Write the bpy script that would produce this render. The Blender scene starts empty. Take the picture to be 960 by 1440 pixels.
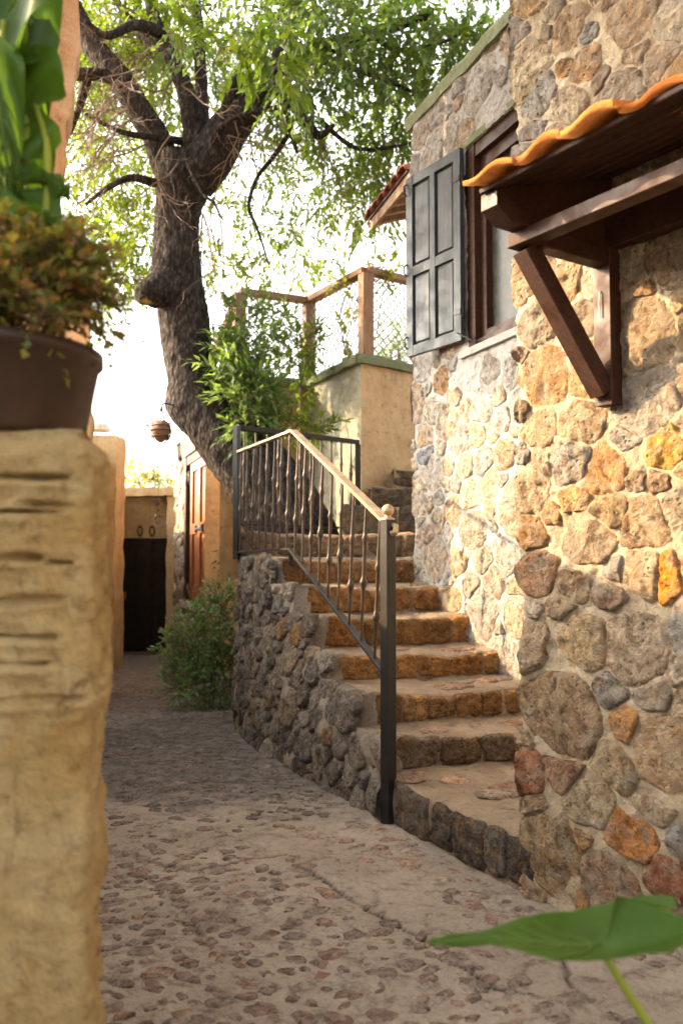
import bpy, math, random
import numpy as np
from mathutils import Vector
random.seed(7); rng = np.random.default_rng(7)
R = math.radians
SC = bpy.context.scene; COL = SC.collection

# ---------------------------------------------------------------- camera, sky, sun, exposure
HC, FPX, PITCH = 1.12, 1200.0, math.atan(65/1200)
cd = bpy.data.cameras.new('camera'); cam = bpy.data.objects.new('camera', cd); COL.objects.link(cam)
cam.location = (0, 0, HC); cam.rotation_euler = (math.pi/2+PITCH, 0, 0)
cd.sensor_fit = 'VERTICAL'; cd.sensor_height = 36; cd.lens = 30; cd.clip_start = .05; cd.clip_end = 3000
cd.dof.use_dof = True; cd.dof.focus_distance = 3.5; cd.dof.aperture_fstop = 2.9
SC.camera = cam
TO_SUN = Vector((-.90, .225, .44)).normalized()
w = bpy.data.worlds.new('World'); SC.world = w; w.use_nodes = True
wn = w.node_tree; bg = wn.nodes['Background']
sky = wn.nodes.new('ShaderNodeTexSky'); sky.sky_type = 'NISHITA'; sky.sun_disc = False
sky.sun_elevation = math.asin(TO_SUN.z); sky.sun_rotation = math.atan2(TO_SUN.x, TO_SUN.y)
sky.air_density = 1.0; sky.dust_density = 6.0; sky.ozone_density = 1.0; sky.altitude = 0
hs = wn.nodes.new('ShaderNodeHueSaturation'); hs.inputs['Saturation'].default_value = .35
wn.links.new(sky.outputs[0], hs.inputs['Color']); wm = wn.nodes.new('ShaderNodeMix'); wm.data_type = 'RGBA'; wm.blend_type = 'MULTIPLY'; wm.inputs[0].default_value = 1; wm.inputs[7].default_value = (1.04, 1., .93, 1)
wn.links.new(hs.outputs[0], wm.inputs[6]); wn.links.new(wm.outputs[2], bg.inputs[0]); bg.inputs[1].default_value = .15
sd = bpy.data.lights.new('sun', 'SUN'); sun = bpy.data.objects.new('sun', sd); COL.objects.link(sun)
sd.energy = 2.35; sd.angle = R(.5); sd.color = (1, .68, .36)
sun.rotation_euler = TO_SUN.to_track_quat('Z', 'Y').to_euler()
SC.view_settings.view_transform = 'Standard'; SC.view_settings.look = 'None'
SC.view_settings.exposure = 2.9; SC.view_settings.gamma = 1
SC.cycles.use_denoising = True; SC.cycles.max_bounces = 8; SC.cycles.diffuse_bounces = 5

# ---------------------------------------------------------------- numeric helpers
cp, sp = math.cos(PITCH), math.sin(PITCH)
def ray(px, py):
    x = (px-480)/FPX; y = (720-py)/FPX
    return np.array((x, cp-y*sp, sp+y*cp))
def at(px, py, Y):
    d = ray(px, py); return np.array((0, 0, HC))+d*(Y/d[1])
def proj(P):
    P = np.asarray(P, float); d = P-np.array((0, 0, HC))
    z = d[..., 1]*cp+d[..., 2]*sp; y = -d[..., 1]*sp+d[..., 2]*cp
    return 480+FPX*d[..., 0]/z, 720-FPX*y/z
_perm = rng.permutation(256); _g = rng.normal(size=(256, 3)); _g /= np.linalg.norm(_g, axis=1)[:, None]
def perlin(P):
    P = np.asarray(P, float); sh = P.shape[:-1]; P = P.reshape(-1, 3)
    i = np.floor(P).astype(int); f = P-i; u = f*f*f*(f*(f*6-15)+10); out = np.zeros(len(P))
    for a in (0, 1):
        for b in (0, 1):
            for c in (0, 1):
                h = _perm[(_perm[(_perm[(i[:, 0]+a) & 255]+i[:, 1]+b) & 255]+i[:, 2]+c) & 255]
                wgt = (u[:, 0] if a else 1-u[:, 0])*(u[:, 1] if b else 1-u[:, 1])*(u[:, 2] if c else 1-u[:, 2])
                out += wgt*np.sum(_g[h]*(f-np.array((a, b, c))), axis=1)
    return out.reshape(sh)*1.5
def fbm(P, o=3, gain=.5):
    P = np.asarray(P, float); s = 0; a = 1.
    for k in range(o): s = s+a*perlin(P*(2.03**k)+17.3*k); a *= gain
    return s
def ridge(P, o=2):
    P = np.asarray(P, float); s = 0; a = 1.
    for k in range(o): s = s+a*(1-2*np.abs(perlin(P*(2.1**k)+9.1*k))); a *= .5
    return s
def unit(v): v = np.asarray(v, float); return v/np.linalg.norm(v)
def catmull(pts, n):
    pts = np.asarray(pts, float); P = np.vstack([2*pts[0]-pts[1], pts, 2*pts[-1]-pts[-2]]); out = []
    m = len(pts)-1
    for q in np.linspace(0, m-1e-6, n):
        i = int(q); t = q-i; a, b, c, d = P[i:i+4]
        out.append(.5*((2*b)+(-a+c)*t+(2*a-5*b+4*c-d)*t*t+(-a+3*b-3*c+d)*t**3))
    return np.array(out)

# ---------------------------------------------------------------- object helpers
def gridfaces(nu, nv, off=0, closed=False, mask=None):
    a = np.arange(nu*nv).reshape(nu, nv)
    if closed: a = np.hstack([a, a[:, :1]])
    f = np.stack([a[:-1, :-1], a[:-1, 1:], a[1:, 1:], a[1:, :-1]], -1)
    if mask is not None: f = f[mask]
    return f.reshape(-1, 4)+off
class MB:
    def __init__(s): s.v = []; s.f = []; s.n = 0
    def add(s, v, faces):
        v = np.asarray(v, float).reshape(-1, 3)
        for f in (faces if isinstance(faces, list) else [faces]):
            f = np.asarray(f, int)
            if f.ndim == 1: f = f[None]
            s.f.append(f+s.n)
        s.v.append(v); s.n += len(v); return s
    def grid(s, V, closed=False, mask=None):
        V = np.asarray(V); return s.add(V, gridfaces(V.shape[0], V.shape[1], 0, closed, mask))
    def box(s, lo, hi):
        (a, b, c), (d, e, f) = lo, hi
        return s.add([(a,b,c),(d,b,c),(d,e,c),(a,e,c),(a,b,f),(d,b,f),(d,e,f),(a,e,f)],
                     [(0,3,2,1),(4,5,6,7),(0,1,5,4),(1,2,6,5),(2,3,7,6),(3,0,4,7)])
    def beam(s, p0, p1, w_, h_, up=(0, 0, 1), ch=.05, side=None):
        p0 = np.asarray(p0, float); p1 = np.asarray(p1, float); t = unit(p1-p0)
        x = unit(np.cross(t, up)) if side is None else unit(np.asarray(side, float)-t*np.dot(side, t)); y = np.cross(x, t)
        a, b = w_/2, h_/2; c = min(a, b)*ch*2
        sec = [(-a+c,-b),(a-c,-b),(a,-b+c),(a,b-c),(a-c,b),(-a+c,b),(-a,b-c),(-a,-b+c)]
        v = [p+x*u+y*q for p in (p0, p1) for u, q in sec]
        return s.add(v, [gridfaces(2, 8, 0, True), tuple(range(7, -1, -1)), tuple(range(8, 16))])
    def tube(s, path, rad, n=8, cap=True):
        path = np.asarray(path, float); k = len(path); rad = np.broadcast_to(np.asarray(rad, float), (k,))
        t = np.gradient(path, axis=0); t /= (np.linalg.norm(t, axis=1)[:, None]+1e-12)
        ref = np.array((0, 0, 1.)) if abs(t[0, 2]) < .9 else np.array((1., 0, 0))
        x = unit(np.cross(t[0], ref)); V = []
        an = np.arange(n)*2*math.pi/n
        for i in range(k):
            x = unit(x-t[i]*np.dot(x, t[i])); y = np.cross(t[i], x)
            V.append(path[i]+rad[i]*(np.cos(an)[:, None]*x+np.sin(an)[:, None]*y))
        fs = [gridfaces(k, n, 0, True)]
        if cap: fs += [tuple(range(n-1, -1, -1)), tuple(range((k-1)*n, k*n))]
        return s.add(np.array(V), fs)
    def lathe(s, c, prof, n=24, sx=1, sy=1):
        an = np.arange(n)*2*math.pi/n
        V = [[(c[0]+sx*r*math.cos(a), c[1]+sy*r*math.sin(a), c[2]+z) for a in an] for r, z in prof]
        return s.grid(np.array(V), True)
    def ball(s, c, r, n=12, m=8):
        return s.lathe(c, [(max(1e-4, r*math.sin(math.pi*i/m)), -r*math.cos(math.pi*i/m)) for i in range(m+1)], n)
    def build(s, name, m, parent=None, smooth=False, color=None, kind=None, label=None):
        V = np.vstack(s.v)
        if parent is not None: V = V-np.array(wloc(parent))
        me = bpy.data.meshes.new(name); me.vertices.add(len(V)); me.vertices.foreach_set('co', V.ravel())
        li = np.concatenate([f.ravel() for f in s.f]); tot = np.concatenate([np.full(len(f), f.shape[1]) for f in s.f])
        me.loops.add(len(li)); me.loops.foreach_set('vertex_index', li)
        me.polygons.add(len(tot)); me.polygons.foreach_set('loop_start', np.concatenate([[0], np.cumsum(tot)[:-1]]))
        me.polygons.foreach_set('loop_total', tot)
        me.update(calc_edges=True); me.validate()
        me.polygons.foreach_set('use_smooth', np.full(len(me.polygons), bool(smooth)))
        me.materials.append(m)
        return link(name, me, parent, color, kind, label)
def wloc(o):
    v = Vector((0, 0, 0))
    while o is not None: v = v+o.location; o = o.parent
    return v
def link(name, me, parent=None, color=None, kind=None, label=None, loc=None):
    o = bpy.data.objects.new(name, me); COL.objects.link(o)
    if parent is not None: o.parent = parent
    if color is not None: o.color = (*color, 1)
    if kind: o['kind'] = kind
    if label: o['label'] = label
    if loc is not None: o.location = loc
    return o
def tag(o, label, cat=None, group=None, kind=None):
    o['label'] = label
    if cat: o['category'] = cat
    if group: o['group'] = group
    if kind: o['kind'] = kind
    return o
def thing(name, label, cat, loc=(0, 0, 0), group=None):
    o = bpy.data.objects.new(name, None); COL.objects.link(o); o.location = loc; o.empty_display_size = .1
    return tag(o, label, cat, group)

# ---------------------------------------------------------------- materials
class MT:
    def __init__(s, name):
        s.m = bpy.data.materials.new(name); s.m.use_nodes = True; s.t = s.m.node_tree; s.t.nodes.clear()
        s.out = s.n('OutputMaterial'); s.pos = s.n('NewGeometry').outputs['Position']
    def n(s, typ, ins=None, **kw):
        nd = s.t.nodes.new('ShaderNode'+typ)
        for k, v in kw.items(): setattr(nd, k, v)
        for k, v in (ins or {}).items(): s.set(nd.inputs[k], v)
        return nd
    def set(s, sock, v):
        if isinstance(v, bpy.types.NodeSocket): s.t.links.new(v, sock)
        else:
            if sock.type == 'RGBA' and len(v) == 3: v = (*v, 1)
            sock.default_value = v
    def noise(s, scale, detail=4, rough=.55, vec=None, dist=0):
        return s.n('TexNoise', {'Vector': vec or s.pos, 'Scale': scale, 'Detail': detail, 'Roughness': rough, 'Distortion': dist}).outputs['Fac']
    def voro(s, scale, vec=None, feature='F1'):
        return s.n('TexVoronoi', {'Vector': vec or s.pos, 'Scale': scale}, feature=feature).outputs['Distance']
    def map(s, v, a, b, c=0., d=1., smooth=True):
        return s.n('MapRange', {'Value': v, 'From Min': a, 'From Max': b, 'To Min': c, 'To Max': d}, interpolation_type='SMOOTHSTEP' if smooth else 'LINEAR').outputs[0]
    def mix(s, f, a, b, blend='MIX'):
        nd = s.n('Mix', data_type='RGBA', blend_type=blend, clamp_factor=True)
        s.set(nd.inputs[0], f); s.set(nd.inputs[6], a); s.set(nd.inputs[7], b); return nd.outputs[2]
    def math(s, op, a, b=0.):
        nd = s.n('Math', operation=op); s.set(nd.inputs[0], a); s.set(nd.inputs[1], b); return nd.outputs[0]
    def scalev(s, v):
        return s.n('Mapping', {'Vector': s.pos, 'Scale': v}).outputs[0]
    def bump(s, h, strength, dist, normal=None):
        ins = {'Height': h, 'Strength': strength, 'Distance': dist}
        if normal is not None: ins['Normal'] = normal
        return s.n('Bump', ins).outputs[0]
    def bsdf(s, col, rough=.8, normal=None, spec=.3, **kw):
        ins = {'Base Color': col, 'Roughness': rough, 'Specular IOR Level': spec}
        if normal is not None: ins['Normal'] = normal
        ins.update({k.replace('_', ' '): v for k, v in kw.items()})
        b = s.n('BsdfPrincipled', ins); s.t.links.new(b.outputs[0], s.out.inputs[0]); return s.m
def stone_mat(name, patch=(.42, .20, .07), lich=(.18, .18, .17), dust=(.36, .30, .22), pat=.5, lic=.5, dus=.4, pit=1.0, relief=1.0, sc=1.0):
    m = MT(name); oc = m.n('ObjectInfo'); base = oc.outputs['Color']
    # each stone shifts the pattern a little so neighbours do not continue each other
    off = m.n('VectorMath', {0: m.pos}, operation='ADD'); rr = m.n('CombineXYZ', {0: m.math('MULTIPLY', oc.outputs['Random'], 37.), 1: m.math('MULTIPLY', oc.outputs['Random'], 11.), 2: 0.})
    m.set(off.inputs[1], rr.outputs[0]); v = off.outputs[0]
    n0 = m.noise(11*sc, 5, .6, v, 1.5); n1 = m.noise(24*sc, 8, .72, v, .4); n2 = m.noise(60*sc, 6, .75, v); n3 = m.noise(170*sc, 3, .7, v)
    c = m.mix(m.map(n0, .36, .64), m.mix(1., base, (.66, .62, .58), 'MULTIPLY'), m.mix(1., base, (1.22, 1.2, 1.16), 'MULTIPLY'))
    c = m.mix(m.math('MULTIPLY', m.map(m.noise(8*sc, 6, .72, v, 1.6), .50, .64), pat), c, patch)
    c = m.mix(m.math('MULTIPLY', m.map(m.noise(10*sc, 7, .78, v, .6), .50, .66), lic), c, lich)
    c = m.mix(m.math('MULTIPLY', m.map(m.noise(15*sc, 7, .78, m.pos, .3), .48, .62), dus), c, dust)
    c = m.mix(m.map(n1, .50, .36), c, m.mix(1., c, (.52, .46, .40), 'MULTIPLY'))
    c = m.mix(m.math('MULTIPLY', m.map(n2, .50, .70), .8), c, m.mix(1., c, (1.5, 1.45, 1.36), 'MULTIPLY'))
    pits = m.map(m.voro(48*sc, v), .05, .36); pm = m.map(m.noise(9*sc, 3, .6, v), .44, .6)
    pitd = m.math('MULTIPLY', m.math('SUBTRACT', 1., pits), pm)
    c = m.mix(m.math('MULTIPLY', pitd, .55), c, m.mix(1., c, (.38, .31, .25), 'MULTIPLY'))
    h = m.math('ADD', m.math('MULTIPLY', n1, 2.4), m.math('MULTIPLY', n2, 1.3)); h = m.math('ADD', h, m.math('MULTIPLY', n3, .25))
    h = m.math('SUBTRACT', h, m.math('MULTIPLY', pitd, .8*pit)); h = m.math('ADD', h, m.math('MULTIPLY', n0, 1.2))
    return m.bsdf(c, .92, m.bump(h, 1., .026*relief), .15)
def plaster_mat(name, a, b, dark, lic=.4, sc=1., relief=.6, vcr=True, rnd=0.):
    m = MT(name); n1 = m.noise(2.2*sc, 6, .65, dist=.5); n2 = m.noise(16*sc, 7, .72, dist=.3); n3 = m.noise(75*sc, 4, .72)
    c = m.mix(m.map(n1, .35, .65), a, b)
    c = m.mix(m.math('MULTIPLY', m.map(m.noise(5*sc, 8, .75, dist=1.), .53, .70), lic), c, dark)
    c = m.mix(m.math('MULTIPLY', m.map(n2, .52, .72), .6), c, m.mix(1., c, (1.32, 1.27, 1.18), 'MULTIPLY'))
    c = m.mix(m.map(n2, .46, .30), c, m.mix(1., c, (.62, .55, .48), 'MULTIPLY'))
    c = m.mix(m.math('MULTIPLY', m.map(n3, .53, .72), .5), c, m.mix(1., c, (.58, .52, .46), 'MULTIPLY'))
    if rnd: c = m.mix(m.math('MULTIPLY', m.n('ObjectInfo').outputs['Random'], rnd), c, m.mix(1., c, (.62, .5, .5), 'MULTIPLY'))
    if vcr:  # weathering streaks drawn out vertically
        st = m.noise(6*sc, 5, .7, m.scalev((2.2, 2.2, .35)))
        c = m.mix(m.math('MULTIPLY', m.map(st, .56, .72), .6*lic), c, dark)
    h = m.math('ADD', m.math('MULTIPLY', n2, 1.4), m.math('MULTIPLY', n3, .45)); h = m.math('ADD', h, m.math('MULTIPLY', n1, .8))
    return m.bsdf(c, .92, m.bump(h, min(1., relief), .02), .15)
def wood_mat(name, a, b, rough=.4, axis=(1, 12, 12), spec=.5, coat=0., worn=None):
    m = MT(name); g = m.noise(6, 6, .7, m.scalev(axis), .8); f = m.noise(60, 3, .6, m.scalev(axis))
    c = m.mix(m.map(g, .35, .68), a, b)
    c = m.mix(m.math('MULTIPLY', m.map(f, .5, .7), .4), c, m.mix(1., c, (.6, .55, .5), 'MULTIPLY'))
    if worn: c = m.mix(m.map(m.noise(7, 6, .75), .58, .7), c, worn)
    r = m.map(m.noise(9, 4, .6), .3, .7, rough*.75, min(1, rough*1.3))
    return m.bsdf(c, r, m.bump(m.math('ADD', m.math('MULTIPLY', g, .4), m.math('MULTIPLY', f, .6)), .12, .0012), spec, Coat_Weight=coat, Coat_Roughness=.25)
def leaf_mat(name, cols, trans=.45, tcol=(.42, .55, .05), rough=.45):
    m = MT(name); r = m.n('NewGeometry').outputs['Random Per Island']
    cr = m.n('ValToRGB', {'Fac': r}); e = cr.color_ramp; e.interpolation = 'LINEAR'
    while len(e.elements) < len(cols): e.elements.new(.5)
    for i, cc in enumerate(cols): e.elements[i].position = i/(len(cols)-1); e.elements[i].color = (*cc, 1)
    c = m.mix(m.math('MULTIPLY', m.map(m.noise(30, 3), .4, .7), .3), cr.outputs[0], m.mix(1., cr.outputs[0], (.6, .65, .5), 'MULTIPLY'))
    b = m.n('BsdfPrincipled', {'Base Color': c, 'Roughness': rough, 'Specular IOR Level': .45})
    t = m.n('BsdfTranslucent', {'Color': m.mix(.45, m.mix(1., c, (1.7, 1.7, 1.0), 'MULTIPLY'), tcol)})
    x = m.n('MixShader', {0: trans, 1: b.outputs[0], 2: t.outputs[0]}); m.t.links.new(x.outputs[0], m.out.inputs[0]); return m.m
def flat_mat(name, col, rough=.5, metal=0., spec=.5, bsc=0, bst=.2, **kw):
    m = MT(name); n = m.noise(14, 4, .6)
    c = m.mix(m.map(n, .35, .7), m.mix(1., col, (.75, .75, .75), 'MULTIPLY'), m.mix(1., col, (1.2, 1.2, 1.2), 'MULTIPLY'))
    return m.bsdf(c, rough, m.bump(m.noise(bsc or 80, 3), bst, .002), spec, Metallic=metal, **kw)
M = {}
M['house_stone'] = stone_mat('house_stone', (.50, .23, .08), (.33, .31, .285), (.45, .37, .27), .42, .42, .6, 1.1, 1.1)
M['smeared_stone'] = stone_mat('smeared_stone', (.46, .24, .10), (.31, .30, .28), (.41, .345, .26), .4, .4, .85, 1.2, 1.2)
M['pale_stone'] = stone_mat('pale_stone', (.44, .28, .16), (.33, .33, .335), (.40, .385, .36), .4, .55, .75, 1., 1.)
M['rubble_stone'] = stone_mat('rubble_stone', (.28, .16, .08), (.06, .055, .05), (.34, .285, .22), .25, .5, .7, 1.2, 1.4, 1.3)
M['step_stone'] = stone_mat('step_stone', (.36, .175, .05), (.10, .08, .06), (.33, .22, .11), .5, .6, .45, 1.2, 1.1, 1.1)
M['cobble'] = stone_mat('cobble', (.34, .22, .165), (.19, .165, .145), (.36, .285, .22), .3, .4, .5, .5, .6, 1.6)
M['mortar_warm'] = plaster_mat('mortar_warm', (.42, .335, .225), (.48, .395, .28), (.31, .265, .21), .5, 1.6, 1.2)
M['mortar_pale'] = plaster_mat('mortar_pale', (.37, .355, .33), (.44, .415, .38), (.28, .275, .265), .6, 1.6, 1.1)
M['mortar_dark'] = plaster_mat('mortar_dark', (.21, .175, .14), (.29, .24, .19), (.11, .095, .08), .6, 2., 1.2)
M['tread'] = plaster_mat('tread', (.25, .19, .135), (.33, .25, .17), (.11, .085, .065), .85, 2.5, .9, False)
M['ochre'] = plaster_mat('ochre', (.38, .28, .155), (.44, .345, .215), (.16, .11, .06), .5, 1.2, .7)
M['tan_plaster'] = plaster_mat('tan_plaster', (.42, .29, .16), (.50, .36, .21), (.24, .17, .10), .5, 1.0, .6)
M['grey_plaster'] = plaster_mat('grey_plaster', (.25, .245, .19), (.36, .33, .25), (.15, .16, .13), .6, 1.2, .7)
M['orange_plaster'] = plaster_mat('orange_plaster', (.52, .30, .15), (.58, .36, .20), (.30, .16, .08), .5, 1., .8)
M['pillar'] = plaster_mat('pillar', (.43, .285, .11), (.51, .39, .20), (.15, .085, .035), .85, 2.2, .9)
M['coping_green'] = plaster_mat('coping_green', (.13, .16, .09), (.19, .20, .12), (.30, .25, .14), .5, 2., .6)
M['wood_dark'] = wood_mat('wood_dark', (.024, .0095, .0055), (.055, .020, .0085), .6, spec=.28)
M['wood_door'] = wood_mat('wood_door', (.008, .005, .004), (.016, .010, .007), .6, spec=.25)
M['wood_shutter'] = wood_mat('wood_shutter', (.036, .042, .046), (.056, .064, .070), .5, (12, 12, 1), .22)
M['wood_orange'] = wood_mat('wood_orange', (.16, .05, .015), (.25, .09, .03), .4, (12, 12, 1))
M['wood_post'] = wood_mat('wood_post', (.16, .085, .045), (.28, .16, .085), .7, (10, 10, 1))
M['tile'] = plaster_mat('tile', (.58, .19, .04), (.64, .27, .07), (.22, .11, .06), .75, 5., .6, False, .6)
M['tile_red'] = plaster_mat('tile_red', (.22, .07, .045), (.28, .10, .06), (.10, .05, .035), .4, 3., .4, False)
M['iron'] = flat_mat('iron', (.020, .018, .017), .45, .4, .4, 120, .5)
M['iron_mix'] = flat_mat('iron_mix', (.055, .040, .030), .42, .45, .5, 120, .5)
M['iron_bright'] = flat_mat('iron_bright', (.40, .29, .17), .38, .55, .5, 140, .8)
M['glass'] = flat_mat('glass', (.045, .046, .042), .22, 0, .08)
M['pot'] = flat_mat('pot', (.030, .013, .007), .55, 0, .4, 30, .5)
M['black'] = flat_mat('black', (.02, .02, .02), .5)
M['lamp_glass'] = flat_mat('lamp_glass', (.45, .42, .34), .25)
M['brass'] = flat_mat('brass', (.30, .19, .07), .4, .6)
M['basket'] = plaster_mat('basket', (.34, .21, .14), (.42, .28, .19), (.2, .11, .08), .5, 8., 1., False)
M['wire'] = flat_mat('wire', (.30, .28, .25), .5, .1)
M['curtain'] = flat_mat('curtain', (.13, .135, .12), .8)
M['leaf_crown'] = leaf_mat('leaf_crown', [(.03, .07, .012), (.055, .105, .014), (.09, .135, .016), (.14, .16, .018)], .5, (.26, .36, .015))
M['leaf_dark'] = leaf_mat('leaf_dark', [(.03, .07, .022), (.05, .10, .03), (.08, .13, .045), (.085, .14, .025)], .42, (.24, .36, .03))
M['leaf_bush'] = leaf_mat('leaf_bush', [(.06, .11, .035), (.09, .16, .045), (.13, .20, .065), (.11, .16, .055)], .35, (.3, .42, .08))
M['leaf_yellow'] = leaf_mat('leaf_yellow', [(.10, .15, .03), (.25, .25, .04), (.40, .22, .04)], .5)
M['leaf_sedum'] = leaf_mat('leaf_sedum', [(.06, .11, .025), (.09, .13, .025), (.14, .15, .022), (.22, .16, .025), (.09, .12, .04), (.36, .15, .05), (.07, .12, .035)], .3, (.4, .3, .05))
M['leaf_dry'] = leaf_mat('leaf_dry', [(.10, .05, .04), (.20, .09, .06)], .2, (.2, .1, .05))
M['elephant'] = flat_mat('elephant', (.06, .13, .02), .4)
def big_leaf_mat(name, a, t, f=.45):
    m = MT(name); c = m.mix(m.map(m.noise(9, 4), .35, .65), a, tuple(q*1.35 for q in a))
    nb = m.bump(m.noise(40, 3), .3, .003)
    b = m.n('BsdfPrincipled', {'Base Color': c, 'Roughness': .5, 'Specular IOR Level': .22, 'Normal': nb}); tr = m.n('BsdfTranslucent', {'Color': t})
    x = m.n('MixShader', {0: f, 1: b.outputs[0], 2: tr.outputs[0]}); m.t.links.new(x.outputs[0], m.out.inputs[0]); return m.m
M['elephant'] = big_leaf_mat('elephant', (.036, .082, .009), (.10, .19, .012), .35)
M['elephant_vein'] = big_leaf_mat('elephant_vein', (.075, .12, .02), (.16, .26, .02), .3)
M['petiole'] = big_leaf_mat('petiole', (.20, .24, .03), (.42, .42, .04), .3)
def bark_mat():
    m = MT('bark'); v = m.scalev((1, 1, .42))
    n1 = m.noise(28, 6, .7, v, .7); v1 = m.voro(34, v, 'F1'); n2 = m.noise(3, 4, .6)
    c = m.mix(m.map(n1, .35, .7), (.026, .022, .020), (.105, .090, .078))
    c = m.mix(m.math('MULTIPLY', m.map(n2, .45, .7), .4), c, (.12, .102, .088))
    c = m.mix(m.math('MULTIPLY', m.map(v1, .25, .6), .6), c, (.014, .010, .009))
    h = m.math('SUBTRACT', m.math('MULTIPLY', n1, 1.2), v1)
    return m.bsdf(c, .95, m.bump(h, 1., .035), .1)
M['bark'] = bark_mat()
M['twig'] = flat_mat('twig', (.13, .085, .055), .8)
def path_mat():
    m = MT('path'); n1 = m.noise(1.3, 6, .65, dist=.4); n2 = m.noise(11, 8, .74, dist=.4); n3 = m.noise(48, 6, .75); n4 = m.noise(170, 3, .7)
    sep = m.n('SeparateXYZ', {0: m.pos}); Y = sep.outputs[1]
    c = m.mix(m.map(n1, .35, .65), (.35, .28, .215), (.45, .37, .285))
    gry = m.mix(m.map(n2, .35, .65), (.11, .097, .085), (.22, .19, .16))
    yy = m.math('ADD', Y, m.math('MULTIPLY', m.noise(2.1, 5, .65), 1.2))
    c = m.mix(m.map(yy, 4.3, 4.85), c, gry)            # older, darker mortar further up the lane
    c = m.mix(m.map(n2, .50, .32), c, m.mix(1., c, (.48, .44, .40), 'MULTIPLY'))
    c = m.mix(m.math('MULTIPLY', m.map(n2, .54, .70), .6), c, m.mix(1., c, (1.35, 1.3, 1.25), 'MULTIPLY'))
    c = m.mix(m.math('MULTIPLY', m.map(m.noise(3.5, 8, .75, dist=1.2), .54, .66), .6), c, (.15, .12, .095))
    c = m.mix(m.math('MULTIPLY', m.map(m.noise(4.7, 8, .75, dist=1.), .56, .68), .5), c, (.48, .41, .33))
    c = m.mix(m.math('MULTIPLY', m.map(n3, .50, .70), .65), c, m.mix(1., c, (.52, .47, .42), 'MULTIPLY'))
    c = m.mix(m.math('MULTIPLY', m.map(n4, .55, .72), .5), c, m.mix(1., c, (1.5, 1.45, 1.4), 'MULTIPLY'))
    at_ = m.n('Attribute', attribute_name='crack').outputs['Fac']
    c = m.mix(at_, c, (.03, .025, .02))
    h = m.math('ADD', m.math('MULTIPLY', n2, 1.8), m.math('ADD', m.math('MULTIPLY', n3, .9), m.math('MULTIPLY', n4, .25)))
    return m.bsdf(c, .9, m.bump(h, 1., .022), .25)
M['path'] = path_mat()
M['earth'] = plaster_mat('earth', (.16, .12, .08), (.22, .17, .11), (.09, .09, .05), .5, .5, .6, False)

# ---------------------------------------------------------------- masonry helpers
class Frame:      # a vertical face: origin, direction along it, outward normal
    def __init__(s, O, e):
        s.O = np.array((O[0], O[1], 0.)); s.e = unit((e[0], e[1], 0)); s.n = np.array((s.e[1], -s.e[0], 0.)) ; s.flip()
    def flip(s):
        if np.dot(s.n, s.O-np.array((0, 0, 0))) > 0: s.n = -s.n
    def W(s, u, v, h):
        u = np.asarray(u, float)[..., None]; h = np.asarray(h, float)[..., None]
        P = s.O+s.e*u+s.n*h; P = P+np.zeros(np.broadcast_shapes(P.shape, np.asarray(v).shape+(3,))); P[..., 2] += v; return P
    def uv(s, px, py):
        d = ray(px, py); o = np.array((0, 0, HC)); t = np.dot(s.O-o, s.n)/np.dot(d, s.n); P = o+d*t
        return np.dot(P-s.O, s.e), P[2]
def pt_in(cs, c, d):
    return len(cs) == 0 or np.min(np.hypot(*(np.array(cs)-c).T)) > d
RHO = np.array([1.10, 1.02, .97, .90, .80, .66, .48, .27, .02]); PRF = np.array([-1.1, -.05, .45, .76, .92, .98, 1.0, 1.0, 1.0])
def stone_cells(seeds, gap, exp=2.6, nth=32, wob=.16):
    """seeds: (u, v, ru, rv, ang, ...). Returns for each an outline radius r(theta)."""
    C = np.array([(a[0], a[1]) for a in seeds]); Wt = np.array([(a[2]*a[3]) for a in seeds]); th = np.arange(nth)*2*math.pi/nth
    D = np.stack([np.cos(th), np.sin(th)], 1); out = []
    for i, sd_ in enumerate(seeds):
        dv = C-C[i]; dist2 = (dv**2).sum(1); near = np.where((dist2 > 1e-9) & (dist2 < (max(sd_[2], sd_[3])*2+.5)**2))[0]
        ca, sa = math.cos(sd_[4]), math.sin(sd_[4]); x = np.abs(D[:, 0]*ca+D[:, 1]*sa)/sd_[2]; y = np.abs(-D[:, 0]*sa+D[:, 1]*ca)/sd_[3]
        r = (x**exp+y**exp)**(-1/exp)
        ph = rng.uniform(0, 50); K = rng.integers(4, 8) if exp < 5 else 0; ra = np.full(nth, 9.)      # a broken polygon of chipped edges
        for k in range(K):
            fa = (k+rng.uniform(-.32, .32))*2*math.pi/K; nx, ny = math.cos(fa), math.sin(fa); lx, ly = nx*ca+ny*sa, -nx*sa+ny*ca
            dk = math.hypot(lx*sd_[2], ly*sd_[3])*rng.uniform(.90, 1.14); cs_ = D@np.array((nx, ny)); ra = np.where(cs_ > .05, np.minimum(ra, dk/np.maximum(cs_, .05)), ra)
        if K: r = np.minimum(r*1.12, ra)
        r = r*(1+wob*perlin(np.stack([np.cos(th)*1.3+ph, np.sin(th)*1.3, th*0+i*.7], 1))+.5*wob*perlin(np.stack([np.cos(th)*3.1+ph, np.sin(th)*3.1, th*0+i], 1)))
        if len(near):
            den = 2*(D@dv[near].T); num = dist2[near]+Wt[i]-Wt[near]
            q = np.where(den > 1e-6, num/np.maximum(den, 1e-6), 1e9).min(1)-gap*(.6+.8*rng.random())/2
            r = np.minimum(r, q)
        r = .8*r+.1*np.roll(r, 1)+.1*np.roll(r, -1)
        out.append(r if r.min() > .006 else None)
    return out, th
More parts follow.
